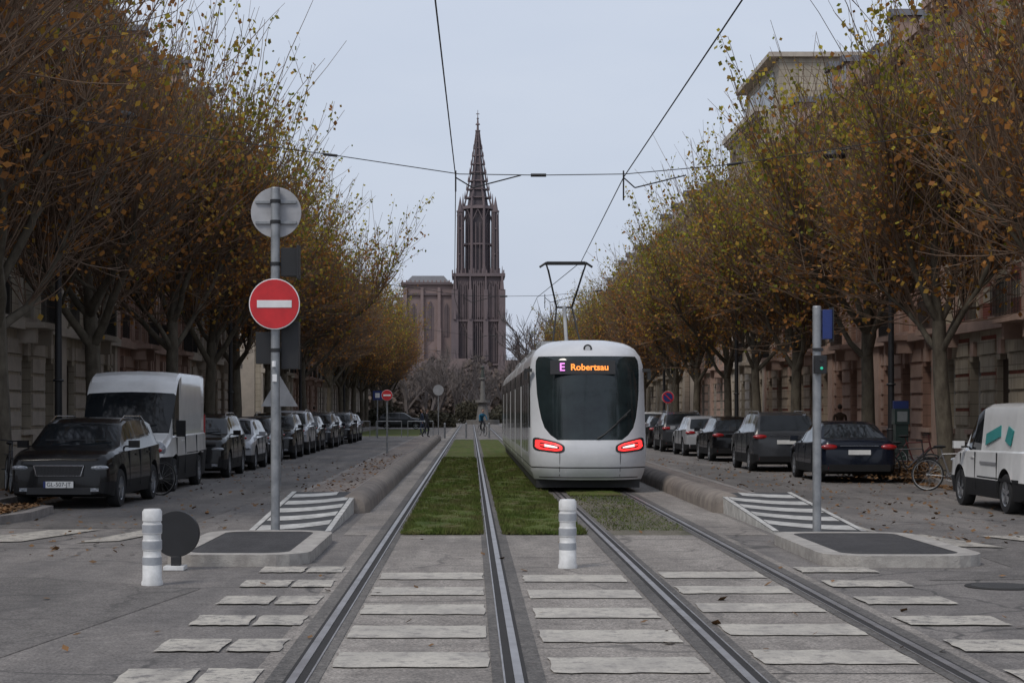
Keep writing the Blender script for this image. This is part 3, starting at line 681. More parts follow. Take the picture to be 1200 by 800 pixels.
def car(name,kind,L,W,H,pm,loc,rotz,wr=.33,trimlow=True,plate_text=None,extra=None):
    K=KIND[kind]; b=MB(); hw=W/2
    top=lambda t:np.interp(t,*zip(*K['top']))*H
    belt=lambda t:min(np.interp(t,*zip(*K['belt']))*H,top(t)-.012)
    endw=.93 if kind in('van','minivan') else .84
    n0=.80 if kind in('suv','van') else .72
    wb=lambda t:np.interp(t,[0,.008,.025,.07,.18,.85,.95,.985,1],[n0,n0+.09,.935,.98,1,1,.975,.95,endw])*hw
    cuts=set(np.round(np.arange(0,L+.001,.06)/L,4))|{.004,.008,.016,.025}
    for k in ('ws','rs'):
        if K[k]: cuts|=set(K[k])
    for a,c in K['sw']: cuts|={a,c}
    wy=[K['wh'][0]*L,K['wh'][1]*L]; ra=wr+.05
    for y in wy:
        for q in np.linspace(-1,1,15): cuts.add(round((y+ra*math.sin(q*math.pi/2))/L,4))
        cuts|={(y-ra-.002)/L,(y+ra+.002)/L}
    T=sorted(cuts)
    if T[-1]<1: T.append(1.)
    rows=[]
    zf=.965 if kind=='van' else .90
    for t in T:
        y=t*L; zb=.2+.06*max(0,1-t*14)+.08*max(0,(t-.93)*14)
        for w in wy:
            if abs(y-w)<ra: zb=max(zb,wr+math.sqrt(max(0,ra*ra-(y-w)**2))*.97)
        w=wb(t); tp=top(t); bl=belt(t); cab=min(1,max(0,(tp-bl)/(.3*H)))
        wrf=w*(.90+(K['wr']-.90)*cab)
        z3=max(zb+.05,.30*H); z4=max(zb+.09,.46*H if kind not in('van','minivan') else .3*H); z4=min(z4,bl-.05)
        z3=min(z3,z4-.02)
        half=[(0,zb),(w*.80,zb),(w*.965,zb+.025),(w*1.0,z3),(w*.995,z4),(w*.975,bl-.03),(w*.94,bl),
              (wrf+(w*.94-wrf)*.5,bl+(tp-bl)*.46),(wrf,bl+(tp-bl)*(.90 if kind!='van' else .93)),(wrf*(.90 if kind!='van' else .95),bl+(tp-bl)*.975),(wrf*.55,tp),(0,tp+.012)]
        rows.append([(x,y,z) for x,z in half]+[(-x,y,z) for x,z in half[-2:0:-1]])
    n=len(rows[0]); o=len(b.v); 
    for r_ in rows: b.v+=r_
    NH=12
    for j in range(len(T)-1):
        tm=(T[j]+T[j+1])/2
        for i in range(n):
            i2=(i+1)%n
            seg=i if i<=NH-2 else n-1-i
            m=0
            if seg==0: m=1
            elif seg in(1,2) and trimlow: m=4
            elif seg==1: m=4
            if seg in(6,7) and any(a<tm<c for a,c in K['sw']): m=5
            if seg in(9,10) or (seg==8 and kind=='van'):
                if K['ws'][0]<tm<K['ws'][1]: m=5
                if K['rs'] and K['rs'][0]<tm<K['rs'][1]: m=5
            b.f.append((o+j*n+i,o+j*n+i2,o+(j+1)*n+i2,o+(j+1)*n+i)); b.m.append(m)
    b.f.append(tuple(o+i for i in range(n-1,-1,-1))); b.m.append(0)
    b.f.append(tuple(o+(len(T)-1)*n+i for i in range(n))); b.m.append(0)
    for y in wy:
        for s in(-1,1): wheel(b,s*(hw-.12),y,wr,.21,s)
        b.box(-hw+.24,hw-.24,y-.45,y+.45,.22,wr+ra*.9,1)
    z=lambda f:f*H
    big=kind=='van'
    fz=.42 if kind=='suv' else .38 if not big else .27
    if big:
        b.rbox((0,-.012,.72),(W*.62,.05,.24),(0,0,0),6); b.rbox((0,-.03,.44),(W*.78,.1,.28),(0,0,0),4); b.rbox((0,-.04,.80),(.16,.02,.1),(0,0,0),7)
    else:
        b.rbox((0,-.012,z(fz)),(W*.46,.05,.17),(0,0,0),6)
        b.path([(-W*.24,-.035,z(fz)+.09),(W*.24,-.035,z(fz)+.09),(W*.21,-.035,z(fz)-.085),(-W*.21,-.035,z(fz)-.085),(-W*.24,-.035,z(fz)+.09)],.008,6,7)
        for k in range(15): b.rbox(((k-7)*W*.03,-.038,z(fz)),(.006,.01,.15),(0,0,0),6)
        b.rbox((0,-.005,.32),(W*.62,.05,.12),(0,0,0),6)
    pz=.43 if not big else .5
    b.rbox((0,-.05 if not big else -.09,pz),(.52,.02,.11),(0,0,0),8)
    b.rbox((-.24,-.062 if not big else -.102,pz),(.04,.003,.11),(0,0,0),9)
    for s in(-1,1):
        hz=z(.455) if kind=='suv' else z(.435) if not big else z(.355)
        b.ell((s*W*.372,.055 if not big else .09,hz),(W*.095,.085,.055 if not big else .17),10,16,8)
        b.rbox((s*W*.34,-.0,.34),(.14,.05,.06),(0,0,s*.12),10)
        ty=(K['ws'][0]+.055)*L; 
        b.rbox((s*(hw+.10),ty,belt(.3)+.09 if not big else z(.52)),(.19,.09,.13 if not big else .34),(0,0,0),0 if not big else 4)
        b.rbox((s*(hw+.0),ty+.02,belt(.3)+.05),(.14,.05,.03),(0,0,0),4)
        for ty in ((.47,.70) if kind not in('van','minivan') else (.36,)):
            b.rbox((s*(hw*.985),ty*L,belt(ty)-.12),(.03,.17,.03),(0,0,0),0)
        for ty in ((.335,.54,.735) if kind not in('van','minivan') else (.2,.4,.68)):
            zt=belt(ty)-.035; b.rbox((s*(hw*.99),ty*L,(zt+.34)/2),(.025,.008,zt-.34),(0,0,0),6)
        if kind=='suv': b.path([(s*hw*.70,.42*L,top(.45)*.985),(s*hw*.70,.5*L,top(.5)+.045),(s*hw*.70,.8*L,top(.8)+.04),(s*hw*.70,.87*L,top(.87)-.01)],.014,6,7)
        if kind in('van','minivan'):
            b.rbox((s*W*.435,L-.0,z(.50)),(.10,.05,z(.26)),(0,0,0),11)
        else:
            b.ell((s*W*.385,L-.045,z(.585)),(W*.11,.08,.07),11,14,8)
            b.rbox((s*W*.36,L-.005,.36),(.16,.03,.04),(0,0,0),11)
    b.rbox((0,L+.005,.36),(W*.80,.06,.16),(0,0,0),4)
    pz=z(.50) if kind not in('van','minivan') else z(.36)
    b.rbox((0,L+.022,pz),(.52,.02,.11),(0,0,0),8)
    if kind in('van','minivan'):
        b.rbox((0,L+.004,z(.52)),(.012,.012,z(.76)),(0,0,0),6)
        for s in(-1,1): b.rbox((s*W*.2,L-.004,z(.72)),(W*.28,.03,z(.26)),(0,0,0),5)
        b.rbox((W*.07,L+.02,z(.5)),(.05,.03,.2),(0,0,0),4)
        for s in (-1,1): b.rbox((s*hw*.985,L*.68,z(.30)),(.02,L*.5,.05),(0,0,0),4)
    else:
        b.rbox((0,L-.05,z(.605)),(W*.5,.1,.012),(0,0,0),7)
    wsy=K['ws'][0]*L
    b.rbox((-.25,wsy+.08,top(K['ws'][0]+.02)+.05),(.6,.02,.015),(0,0,.12),6); b.rbox((.35,wsy+.08,top(K['ws'][0]+.02)+.05),(.55,.02,.015),(0,0,.12),6)
    if extra: extra(b,L,W,H)
    ob=b.build(name,[pm,under,tyre,rim,trimk,carglass,blackp,chrome,platem,bluem,lens,tail]+([M('teal_decal',(.02,.22,.21),rough=.4),M('grey_decal',(.25,.25,.26),rough=.4)] if extra else []),loc,rotz,smooth=38)
    if plate_text:
        cu=bpy.data.curves.new('plate_text','FONT'); cu.body=plate_text; cu.size=.1; cu.align_x='CENTER'; cu.align_y='CENTER'
        t=bpy.data.objects.new('plate_text',cu); COL.objects.link(t); t.parent=ob; t.location=(0.01,-.064,.43); t.rotation_euler=(R(90),0,0); cu.materials.append(blackp)
    return ob
car('parked_car','suv',4.25,1.82,1.58,P_black,(-7.12,29.5,0),-.03,.34,plate_text='GL-507-JT')
car('parked_van','van',5.4,2.02,2.55,P_white,(-7.25,35.2,0),0,.35)
rowL=[('suv',4.4,1.84,1.62,P_black,42.6),('hatch',4.2,1.78,1.48,P_silver,48.0),('hatch',4.3,1.8,1.5,P_grey,53.6),('suv',4.4,1.84,1.62,P_black,59.0),('suv',4.4,1.84,1.7,P_silver,64.6),
 ('hatch',4.2,1.78,1.5,P_black,70.2),('suv',4.4,1.84,1.6,P_grey,75.8),('hatch',4.2,1.78,1.46,P_dblue,81.4),('suv',4.4,1.84,1.6,P_black,87),('hatch',4.2,1.78,1.5,P_silver,93)]
for k,l,w,h,p,y in rowL: car('parked_car',k,l,w,h,p,(-7.1+rnd(-.08,.08),y,0),rnd(-.015,.015),.33)
def decal(b,L,W,H):
    for s in(-1,1):
        b.rbox((s*(W/2*.925),L*.60,H*.70),(.02,.75,.2),(R(12),s*-.17,0),12); b.rbox((s*(W/2*.93),L*.8,H*.70),(.02,.3,.26),(R(-15),s*-.17,0),12)
        b.rbox((s*(W/2*.99),L*.57,H*.44),(.02,.9,.05),(0,0,0),13)
car('delivery_van','minivan',4.4,1.84,1.84,P_white,(9.75,31.7,0),math.pi,.33,True,None,decal)
rowR=[('sedan',4.5,1.8,1.45,P_dblue,9.15,40.0),('suv',4.5,1.86,1.66,P_grey,8.75,47.2),('hatch',4.3,1.8,1.5,P_black,8.85,56.5),('hatch',4.2,1.78,1.5,P_silver,8.75,63),('suv',4.4,1.84,1.65,P_grey,8.75,69.5),('hatch',4.2,1.8,1.48,P_black,8.8,76),('suv',4.4,1.84,1.62,P_white,8.8,83)]
for k,l,w,h,p,x,y in rowR: car('parked_car',k,l,w,h,p,(x,y+l,0),math.pi+rnd(-.015,.015),.33)
car('car','hatch',4.2,1.8,1.5,P_grey,(-4,150,0),R(90),.33); car('car','suv',4.4,1.8,1.6,P_black,(10,128,0),R(80),.33)

# ------------------------------------------------------------------ tram
tw=M('tram_white',(.66,.67,.69),(.54,.55,.57),.3,.8,coat=.5); tg=M('tram_glass',(.010,.014,.016),(.024,.036,.038),.07,.9,spec=.5)
tgrey=M('tram_grey',(.22,.225,.235),(.17,.175,.18),.45,1.); tseam=M('tram_seam',(.03,.03,.03),rough=.6); troof=M('tram_roof_box',(.40,.41,.42),(.30,.31,.32),.5,1.5)
b=MB(); TL=33.
Zs=[.28,.34,.42,.52,.545,.57,.68,.80,.92,1.02,1.10,1.2,1.35,1.55,1.8,2.05,2.3,2.5,2.65,2.76,2.84,2.92,3.0,3.08,3.14,3.18,3.2]
Wz=lambda z:float(np.interp(z,[.28,.45,.7,2.6,2.84,3.0,3.1,3.16,3.2],[1.12,1.17,1.2,1.2,1.14,1.04,.92,.78,.6]))
rk=lambda z:float(np.interp(z,[.28,.42,.6,.85,1.0,1.1,1.3,2.0,2.6,2.84,3.0,3.1,3.16,3.2],[.20,.09,.02,0,.03,.08,.14,.34,.54,.66,.82,1.0,1.2,1.45]))
def yf(x,z): return rk(z)+.62*(abs(x)/Wz(z))**3.2
xb=lambda z:float(np.interp(z,[.9,1.1,1.2,1.35,1.6,2.0,2.6,2.76,2.84],[.60,.66,.80,.92,1.0,1.06,1.09,1.07,1.02]))
NA=10;NB=6
grid=[]
for z in Zs:
    B_=min(xb(z),Wz(z)*.93); r_=[]
    for i in range(-NA-NB,NA+NB+1):
        a=abs(i); x=B_*a/NA if a<=NA else B_+(Wz(z)-B_)*(a-NA)/NB
        x*= (1 if i>=0 else -1); r_.append((x,yf(x,z),z))
    grid.append(r_)
nc=len(grid[0])
for r_ in grid: b.v+=r_
for j in range(len(Zs)-1):
    zm=(Zs[j]+Zs[j+1])/2
    for i in range(nc-1):
        ii=i-(NA+NB); inside=-NA<=ii<NA
        m=0
        if 1.10<zm<2.84 and inside: m=1
        if .52<zm<.545: m=3
        b.f.append((j*nc+i,j*nc+i+1,(j+1)*nc+i+1,(j+1)*nc+i)); b.m.append(m)
ysC=[2.0]; kinds=[]
y=2.0
pattern=[(.35,0),(1.3,1),(.12,0),(1.5,1),(.12,0),(1.3,1),(.35,0),(.15,2),(.3,3),(.15,2)]
while y<TL-.2:
    for w,k in pattern:
        y2=min(TL,y+w)
        if y2-y>.01: kinds.append(k); ysC.append(y2)
        y=y2
for s in(-1,1):
    colidx=[]
    base=[ (j*nc+(0 if s<0 else nc-1)) for j in range(len(Zs))]
    colidx.append(base)
    for q,yy in enumerate(ysC):
        st=len(b.v)
        bel=(q<len(kinds) and kinds[q]==3) or (q>0 and kinds[q-1]==3)
        for z in Zs: b.v.append((s*Wz(z)*(.93 if bel else 1),yy,z))
        colidx.append(list(range(st,st+len(Zs))))
    for q in range(len(colidx)-1):
        k=1 if q==0 else kinds[q-1]
        for j in range(len(Zs)-1):
            zm=(Zs[j]+Zs[j+1])/2; m=0
            if q==0: m=1 if 1.35<zm<2.65 else 0
            elif k==1 and (.80<zm<2.65): m=1
            elif k==3: m=4
            elif k in (0,2) and 2.3<zm<2.65: m=1
            if .52<zm<.545: m=3
            if zm<.42: m=2
            b.f.append((colidx[q][j],colidx[q][j+1],colidx[q+1][j+1],colidx[q+1][j])); b.m.append(m)
    if s<0: left=colidx
    else: right=colidx
j=len(Zs)-1
toprow=[j*nc+i for i in range(nc)]
b.f.append(tuple(toprow+[right[1][j],left[1][j]])); b.m.append(0)
for q in range(1,len(left)-1): b.f.append((left[q][j],right[q][j],right[q+1][j],left[q+1][j])); b.m.append(4 if kinds[q-1]==3 else 0)
b.f.append(tuple(left[-1]+right[-1][::-1])); b.m.append(0)
b.box(-1.08,1.08,.75,TL-.4,.1,.285,3)
for yy in (3.,12.,21.,29.5):
    for s in(-1,1):
        for d in(-.8,.8): b.tube((s*.72,yy+d,.3),(s*.84,yy+d,.3),.3,.3,20,3)
def onface(x,z,dy=-.01): return (x,yf(x,z)+dy,z)
b.path([onface(x,.33,-.006) for x in np.linspace(-1.02,1.02,17)],.01,5,3)
for s in(-1,1):
    b.path([onface(s*.62,z,-.003) for z in(.36,.5,.7,.85)],.006,5,3)
for y0,y1 in((5.0,7.6),(10.8,15.5),(17,21),(23,28)): 
    b.box(-.8,.8,y0,y1,3.195,3.32,5); 
    for q in range(int((y1-y0)/.5)): b.box(-.75,.75,y0+.1+q*.5,y0+.3+q*.5,3.32,3.335,3)
b.path([onface(.15,1.13,-.03),onface(.30,1.22,-.05),onface(.78,1.62,-.05)],.014,6,3)
b.path([onface(.55,1.45,-.06),onface(.86,1.72,-.06)],.012,6,3)
for s in(-1,1):
    b.rbox((s*1.24,.95,2.55),(.16,.12,.07),(0,0,0),3); b.rbox((s*1.3,.95,2.45),(.07,.1,.2),(0,0,0),3)
p=onface(0,3.0); b.tube((0,p[1]-.02,p[2]),(0,p[1]+.05,p[2]),.09,.09,20,3); b.tube((0,p[1]-.03,p[2]),(0,p[1],p[2]),.055,.055,16,0)
b.rbox((-.12,yf(.1,2.6)-.004,2.60),(1.35,.03,.30),(R(-15),0,0),6)
red_e=M('tail_light_on',(.6,.02,.02),rough=.3,emit=(1.,.03,.03),estr=2.2); wht_e=M('tail_light_core',(.9,.6,.6),rough=.3,emit=(1.,.50,.48),estr=1.7)
for s in(-1,1):
    for (dx,rx,rz,mi,pr) in((0,.32,.155,3,.02),(0,.295,.13,7,.035),(-.01,.245,.085,3,.05),(-.02,.20,.050,8,.06),(.12,.06,.03,7,.07)):
        cxl=s*(.84+dx); cz=.975; vs=[];N=32;K=4
        for kk in range(K+1):
            for i in range(N):
                t=2*math.pi*i/N; ct,st=math.cos(t),math.sin(t)
                sq=lambda v:math.copysign(abs(v)**.5,v)   # squared-off superellipse
                x=cxl+rx*kk/K*sq(ct); z=cz+rz*kk/K*sq(st)*(.80+.25*s*ct) + .16*(x*s-.83)
                x=max(-1.18,min(1.18,x)); vs.append((x,yf(x,z)-pr*(1-(kk/K)**3)-.004,z))
        fs=[(kk*N+i,kk*N+(i+1)%N,(kk+1)*N+(i+1)%N,(kk+1)*N+i) for kk in range(K) for i in range(N)]
        b.add(vs,fs,mi)
py=9.3
b.box(-.45,.45,py-.7,py+.7,3.32,3.42,3)
b.path([(-.35,py-.6,3.42),(-.2,py+.5,4.4),(-.46,py-.35,5.32)],.024,6,3); b.path([(.35,py-.6,3.42),(.2,py+.5,4.4),(.46,py-.35,5.32)],.024,6,3)
b.path([(0,py-.6,3.4),(0,py+.5,4.42)],.05,8,5); b.path([(-.2,py+.5,4.4),(.2,py+.5,4.4)],.025,6,3)
b.path([(-.68,py-.35,5.38),(-.50,py-.35,5.50),(.50,py-.35,5.50),(.68,py-.35,5.38)],.03,6,3); b.path([(-.46,py-.35,5.3),(-.52,py-.35,5.50)],.022,6,3); b.path([(.46,py-.35,5.3),(.52,py-.35,5.50)],.022,6,3)
b.path([(-.55,py-.1,5.48),(.55,py-.1,5.48)],.026,6,3)
tram=b.build('tram',[tw,tg,tgrey,tseam,under,troof,blackp,red_e,wht_e],(2.44,34.9,.0),0,smooth=40)
def text(name,body,size,loc,col,strg,parent,rot=(R(78),0,0),sx=1.):
    cu=bpy.data.curves.new(name,'FONT'); cu.body=body; cu.size=size; cu.align_x='CENTER'; cu.align_y='CENTER'; cu.offset=.004
    t=bpy.data.objects.new(name,cu); COL.objects.link(t); t.parent=parent; t.location=loc; t.rotation_euler=rot; t.scale=(sx,1,1)
    cu.materials.append(M(name+'_mat',col,rough=.5,emit=col,estr=strg))
text('line_letter','E',.24,(-.55,yf(.55,2.6)-.1,2.60),(.75,.25,.75),1.1,tram)
text('destination','Robertsau',.19,(.02,yf(.1,2.6)-.035,2.60),(1.,.30,.05),1.2,tram)

# ------------------------------------------------------------------ overhead line
def wire(name,pts,r,mat=iron):
    cu=bpy.data.curves.new(name,'CURVE'); cu.dimensions='3D'; cu.bevel_depth=r; cu.bevel_resolution=1
    s=cu.splines.new('POLY'); s.points.add(len(pts)-1)
    for i,p in enumerate(pts): s.points[i].co=(*p,1)
    cu.materials.append(mat); o=bpy.data.objects.new(name,cu); COL.objects.link(o); return o
wire('contact_wire',[(-.55,-12,5.8),(-.27,30,5.8),(-.6,62,5.8),(-.25,95,5.8),(-.4,180,5.8)],.009)
wire('contact_wire',[(2.75,-12,5.8),(2.68,30,5.8),(2.85,44.2,5.55),(2.4,62,5.8),(2.7,95,5.8),(2.5,180,5.8)],.010)
for Y in(30,62,95,130):
    b=MB(); b.path([(-13.6,Y,7.9),(-8,Y,6.95),(-2.4,Y,6.19),(-.2,Y,5.86),(1.2,Y,5.84),(2.7,Y,5.86),(4.6,Y,6.03),(9,Y,6.7),(15.7,Y,7.9)],.008,6,0)
    b.tube((1.05,Y,5.84),(1.32,Y,5.84),.03,.03,8,0); b.tube((-2.6,Y,6.21),(-2.35,Y,6.18),.025,.025,8,0); b.tube((4.5,Y,6.02),(4.75,Y,6.06),.025,.025,8,0)
    for xw,dx in((-.27,1.15),(2.68,1.1)):
        b.path([(xw,Y,5.80),(xw+.2,Y,5.62) if xw>0 else (xw+.3,Y,5.62),(xw+dx,Y,5.84)],.012,6,0); b.tube((xw,Y,5.4 if xw>0 else 5.55),(xw,Y,5.92),.014,.014,6,0)
    b.build('span_wire',[iron])

# ------------------------------------------------------------------ signs and street furniture
def disc(b,x,y,z,r,mi,th=.02): b.tube((x,y,z),(x,y+th,z),r,r,36,mi)
b=MB(); x,y=-2.66,23.2
b.tube((x,y,0),(x,y,4.72),.062,.062,16,0); b.tube((x,y,0),(x,y,.04),.12,.12,16,0); b.tube((x,y,4.72),(x,y,4.74),.066,.06,12,0)
disc(b,x,y+.09,4.41,.345,1,.025)
for zz in(4.27,4.55): b.box(x-.28,x+.28,y+.055,y+.09,zz-.02,zz+.02,0)
for zz in(4.27,4.55,3.0,3.3,2.53,3.7): b.tube((x,y,zz-.025),(x,y,zz+.025),.072,.072,14,4)
disc(b,x,y-.115,3.15,.345,3,.02); disc(b,x,y-.120,3.15,.332,2,.006); b.box(x-.235,x+.235,y-.127,y-.121,3.10,3.20,3)
for zz in(3.0,3.3): b.box(x-.1,x+.1,y-.095,y-.06,zz-.02,zz+.02,0)
b.box(x+.07,x+.30,y+.0,y+.22,3.54,3.92,4); b.box(x+.29,x+.32,y-.04,y+.25,3.5,3.96,4)
b.box(x-.28,x-.07,y+.1,y+.3,2.35,2.78,4); b.box(x+.07,x+.31,y+.08,y+.3,2.28,2.92,4); b.box(x-.07,x+.07,y+.07,y+.12,2.5,2.56,4)
b.box(x-.03,x+.03,y-.09,y-.06,2.1,2.2,3)
b.tube((x-.01,y-.07,2.3),(x-.01,y-.07,2.38),.03,.03,8,3)
b.build('no_entry_sign',[galv,signgrey,redm,whitem,blackp],bevel=.004)
b=MB(); x,y=4.6,22.7
b.tube((x,y,0),(x,y,3.08),.058,.058,16,0); b.tube((x,y,0),(x,y,.03),.11,.11,16,0); b.tube((x,y,3.08),(x,y,3.1),.062,.05,12,0)
b.box(x+.07,x+.20,y-.04,y+.16,2.66,3.05,1); b.box(x+.2,x+.215,y-.07,y+.19,2.62,3.08,2)
b.box(x-.06,x+.10,y-.16,y-.062,2.20,2.44,2); b.tube((x+.03,y-.17,2.37),(x+.03,y-.158,2.37),.025,.025,10,2); b.tube((x+.03,y-.172,2.27),(x+.03,y-.158,2.27),.02,.02,10,3)
b.box(x-.07,x+.07,y-.075,y-.058,2.5,2.54,2)
b.build('traffic_light',[galv,bluem,blackp,M('green_lamp',(.02,.35,.2),emit=(.05,.7,.45),estr=.4)],bevel=.004)
def bollard(x,y):
    b=MB(); b.lathe([(0,0),(0,.105),(.03,.105),(.05,.095),(.28,.093),(.285,.088),(.34,.088),(.345,.095),(.44,.095),(.445,.088),(.50,.088),(.505,.096),(.60,.096),(.605,.088),(.625,.088),(.63,.096),(.72,.096),(.745,.08),(.75,0)],'z',(0,0,0),24,0)
    b.lathe([(.20,.0955),(.275,.0950)],'z',(0,0,0),24,1); b.lathe([(.515,.0985),(.59,.0985)],'z',(0,0,0),24,1); b.lathe([(.355,.0975),(.43,.0975)],'z',(0,0,0),24,1)
    b.build('bollard',[white_rt,M('reflective_band',(.38,.40,.42),(.3,.31,.33),.3,9)],(x,y,0.004),smooth=50)
bollard(-3.13,16.75); bollard(1.05,18.55)
b=MB(); x,y=-3.17,18.35
b.box(x-.12,x+.10,y-.12,y+.12,.004,.05,0); b.box(x-.05,x+.05,y-.05,y+.05,.05,.15,1); b.tube((x,y-.03,.39),(x,y+.05,.39),.25,.25,32,1); b.tube((x,y+.05,.39),(x,y+.06,.39),.23,.23,32,2)
b.build('keep_right_bollard',[white_rt,blackp,bluem],rotz=0,bevel=.008)
def sign(name,x,y,h,r,col,shape='disc',pole_h=None,back=False):
    b=MB(); b.tube((x,y,0),(x,y,pole_h or h+r),.035,.035,10,0)
    if shape=='disc': disc(b,x,y-.06,h,r,2 if not back else 3,.02); 
    if col=='noentry': disc(b,x,y-.066,h,r*.95,1,.006); b.box(x-r*.68,x+r*.68,y-.074,y-.067,h-r*.14,h+r*.14,2)
    if col=='nopark': disc(b,x,y-.066,h,r*.97,1,.006); disc(b,x,y-.072,h,r*.75,4,.006); b.rbox((x,y-.078,h),(r*1.7,.006,r*.18),(0,R(45),0),1)
    if shape=='tri': b.add([(x-r,y-.05,h-r*.6),(x+r,y-.05,h-r*.6),(x,y-.05,h+r*1.1),(x-r,y-.03,h-r*.6),(x+r,y-.03,h-r*.6),(x,y-.03,h+r*1.1)],[(0,1,2),(3,5,4),(0,3,4,1),(1,4,5,2),(2,5,3,0)],3)
    if shape=='rect': b.box(x-r,x+r,y-.06,y-.04,h-r,h+r,4); b.box(x-r*.5,x+r*.5,y-.066,y-.061,h-r*.5,h+r*.5,2)
    return b.build(name,[galv,redm,whitem,signgrey,bluem])
sign('warning_sign',-4.35,38.8,2.05,.42,'',shape='tri'); 
sign('no_entry_sign',-3.05,62,2.25,.2,'noentry'); sign('round_sign',-1.95,102,2.9,.32,'',back=True)
sign('no_parking_sign',8.3,72,2.25,.26,'nopark'); sign('crossing_sign',7.6,96,2.4,.22,'',shape='rect'); sign('round_sign',6.9,90,2.6,.25,'',back=True)
sign('no_parking_sign',-8.8,52,2.4,.2,'nopark'); sign('crossing_sign',-5.7,104,2.6,.28,'',shape='rect')
def lamp(x,y,s):
    b=MB(); b.tube((x,y,.1),(x,y,1.2),.16,.11,12,0); b.tube((x,y,1.2),(x,y,8.2),.09,.06,12,0)
    for z in(1.2,2.4,7.6): b.torus((x,y,z),.1,.03,'z',0,14,6)
    b.path([(x,y,8.),(x+s*.4,y,8.5),(x+s*1.0,y,8.7),(x+s*1.5,y,8.6)],.035,8,0); b.ell((x+s*1.5,y,8.5),(.32,.2,.13),0); b.ell((x+s*1.5,y,8.45),(.22,.14,.12),1)
    b.build('street_lamp',[iron,M('lamp_glass',(.6,.6,.58),rough=.2)])
for y in(39.5,66,93,125): lamp(-9.3+ (-.25 if y==39.5 else 0),y,1)
for y in(45.5,72,99,130): lamp(11.2,y,-1)
b=MB(); x,y=10.95,43.5
b.box(x-.16,x+.16,y-.14,y+.14,.12,1.35,0); b.box(x-.19,x+.19,y-.17,y+.17,1.35,1.75,0); b.box(x-.13,x+.13,y-.176,y-.171,1.42,1.68,1); b.box(x-.19,x+.19,y-.06,y+.06,1.75,1.95,2); b.build('parking_meter',[M('meter_green',(.02,.04,.035),rough=.4),M('meter_screen',(.2,.22,.22),rough=.2),bluem],bevel=.015)

# ------------------------------------------------------------------ bicycles
def bicycle(x,y,rot,lean=.08,name='bicycle',c=(.03,.03,.035)):
    b=MB()
    for wy in(-.52,.52):
        b.torus((0,wy,.34),.33,.019,'x',0,32,6); b.torus((0,wy,.34),.31,.009,'x',2,32,5)
        for i in range(14):
            t=i*math.pi/7; b.tube((0,wy,.34),(0,wy+.31*math.cos(t),.34+.31*math.sin(t)),.0025,.0025,3,2)
        b.tube((-.03,wy,.34),(.03,wy,.34),.025,.025,8,2)
    bb=(0,.05,.30);st=(0,.22,.78);hd=(0,-.33,.80);hb=(0,-.36,.70)
    for p,q,r in((bb,st,.017),(st,hd,.016),(bb,hb,.02),(bb,(0,.52,.34),.011),(st,(0,.52,.34),.01),(hd,(0,-.37,.62),.02),((0,-.37,.62),(0,-.52,.34),.014),(st,(0,.25,.92),.013),(hd,(0,-.31,.98),.014)): b.tube(p,q,r,r,8,1)
    b.path([(-.28,-.18,1.0),(-.2,-.3,1.0),(0,-.33,.99),(.2,-.3,1.0),(.28,-.18,1.0)],.012,6,0)
    b.ell((0,.28,.94),(.07,.14,.035),0,12,6); b.torus((.04,.05,.30),.09,.008,'x',2,18,5); b.path([(.06,.05,.3),(.07,-.05,.17)],.01,5,2); b.path([(-.06,.05,.3),(-.07,.15,.43)],.01,5,2)
    b.rbox((.10,-.05,.17),(.08,.08,.02),(0,0,0),0); b.rbox((-.10,.15,.43),(.08,.08,.02),(0,0,0),0)
    b.path([(0,.52,.70),(0,.2,.7)],.01,5,0); b.box(-.06,.06,.3,.75,.70,.715,0)
    o=b.build(name,[tyre,M('bike_paint',c,rough=.35,metal=.3),galv],(x,y,.13 if abs(x)>8.4 and x<0 or x>10.7 else 0),rot); o.rotation_euler=(0,lean,rot); return o
bicycle(10.4,40.6,R(75)); bicycle(10.2,36.2,R(62),.1,c=(.15,.15,.16)); bicycle(11.0,42.2,R(80),.1,c=(.1,.02,.02)); bicycle(-6.75,34.5,R(72),.1); bicycle(-9.0,33.2,R(20),.05)

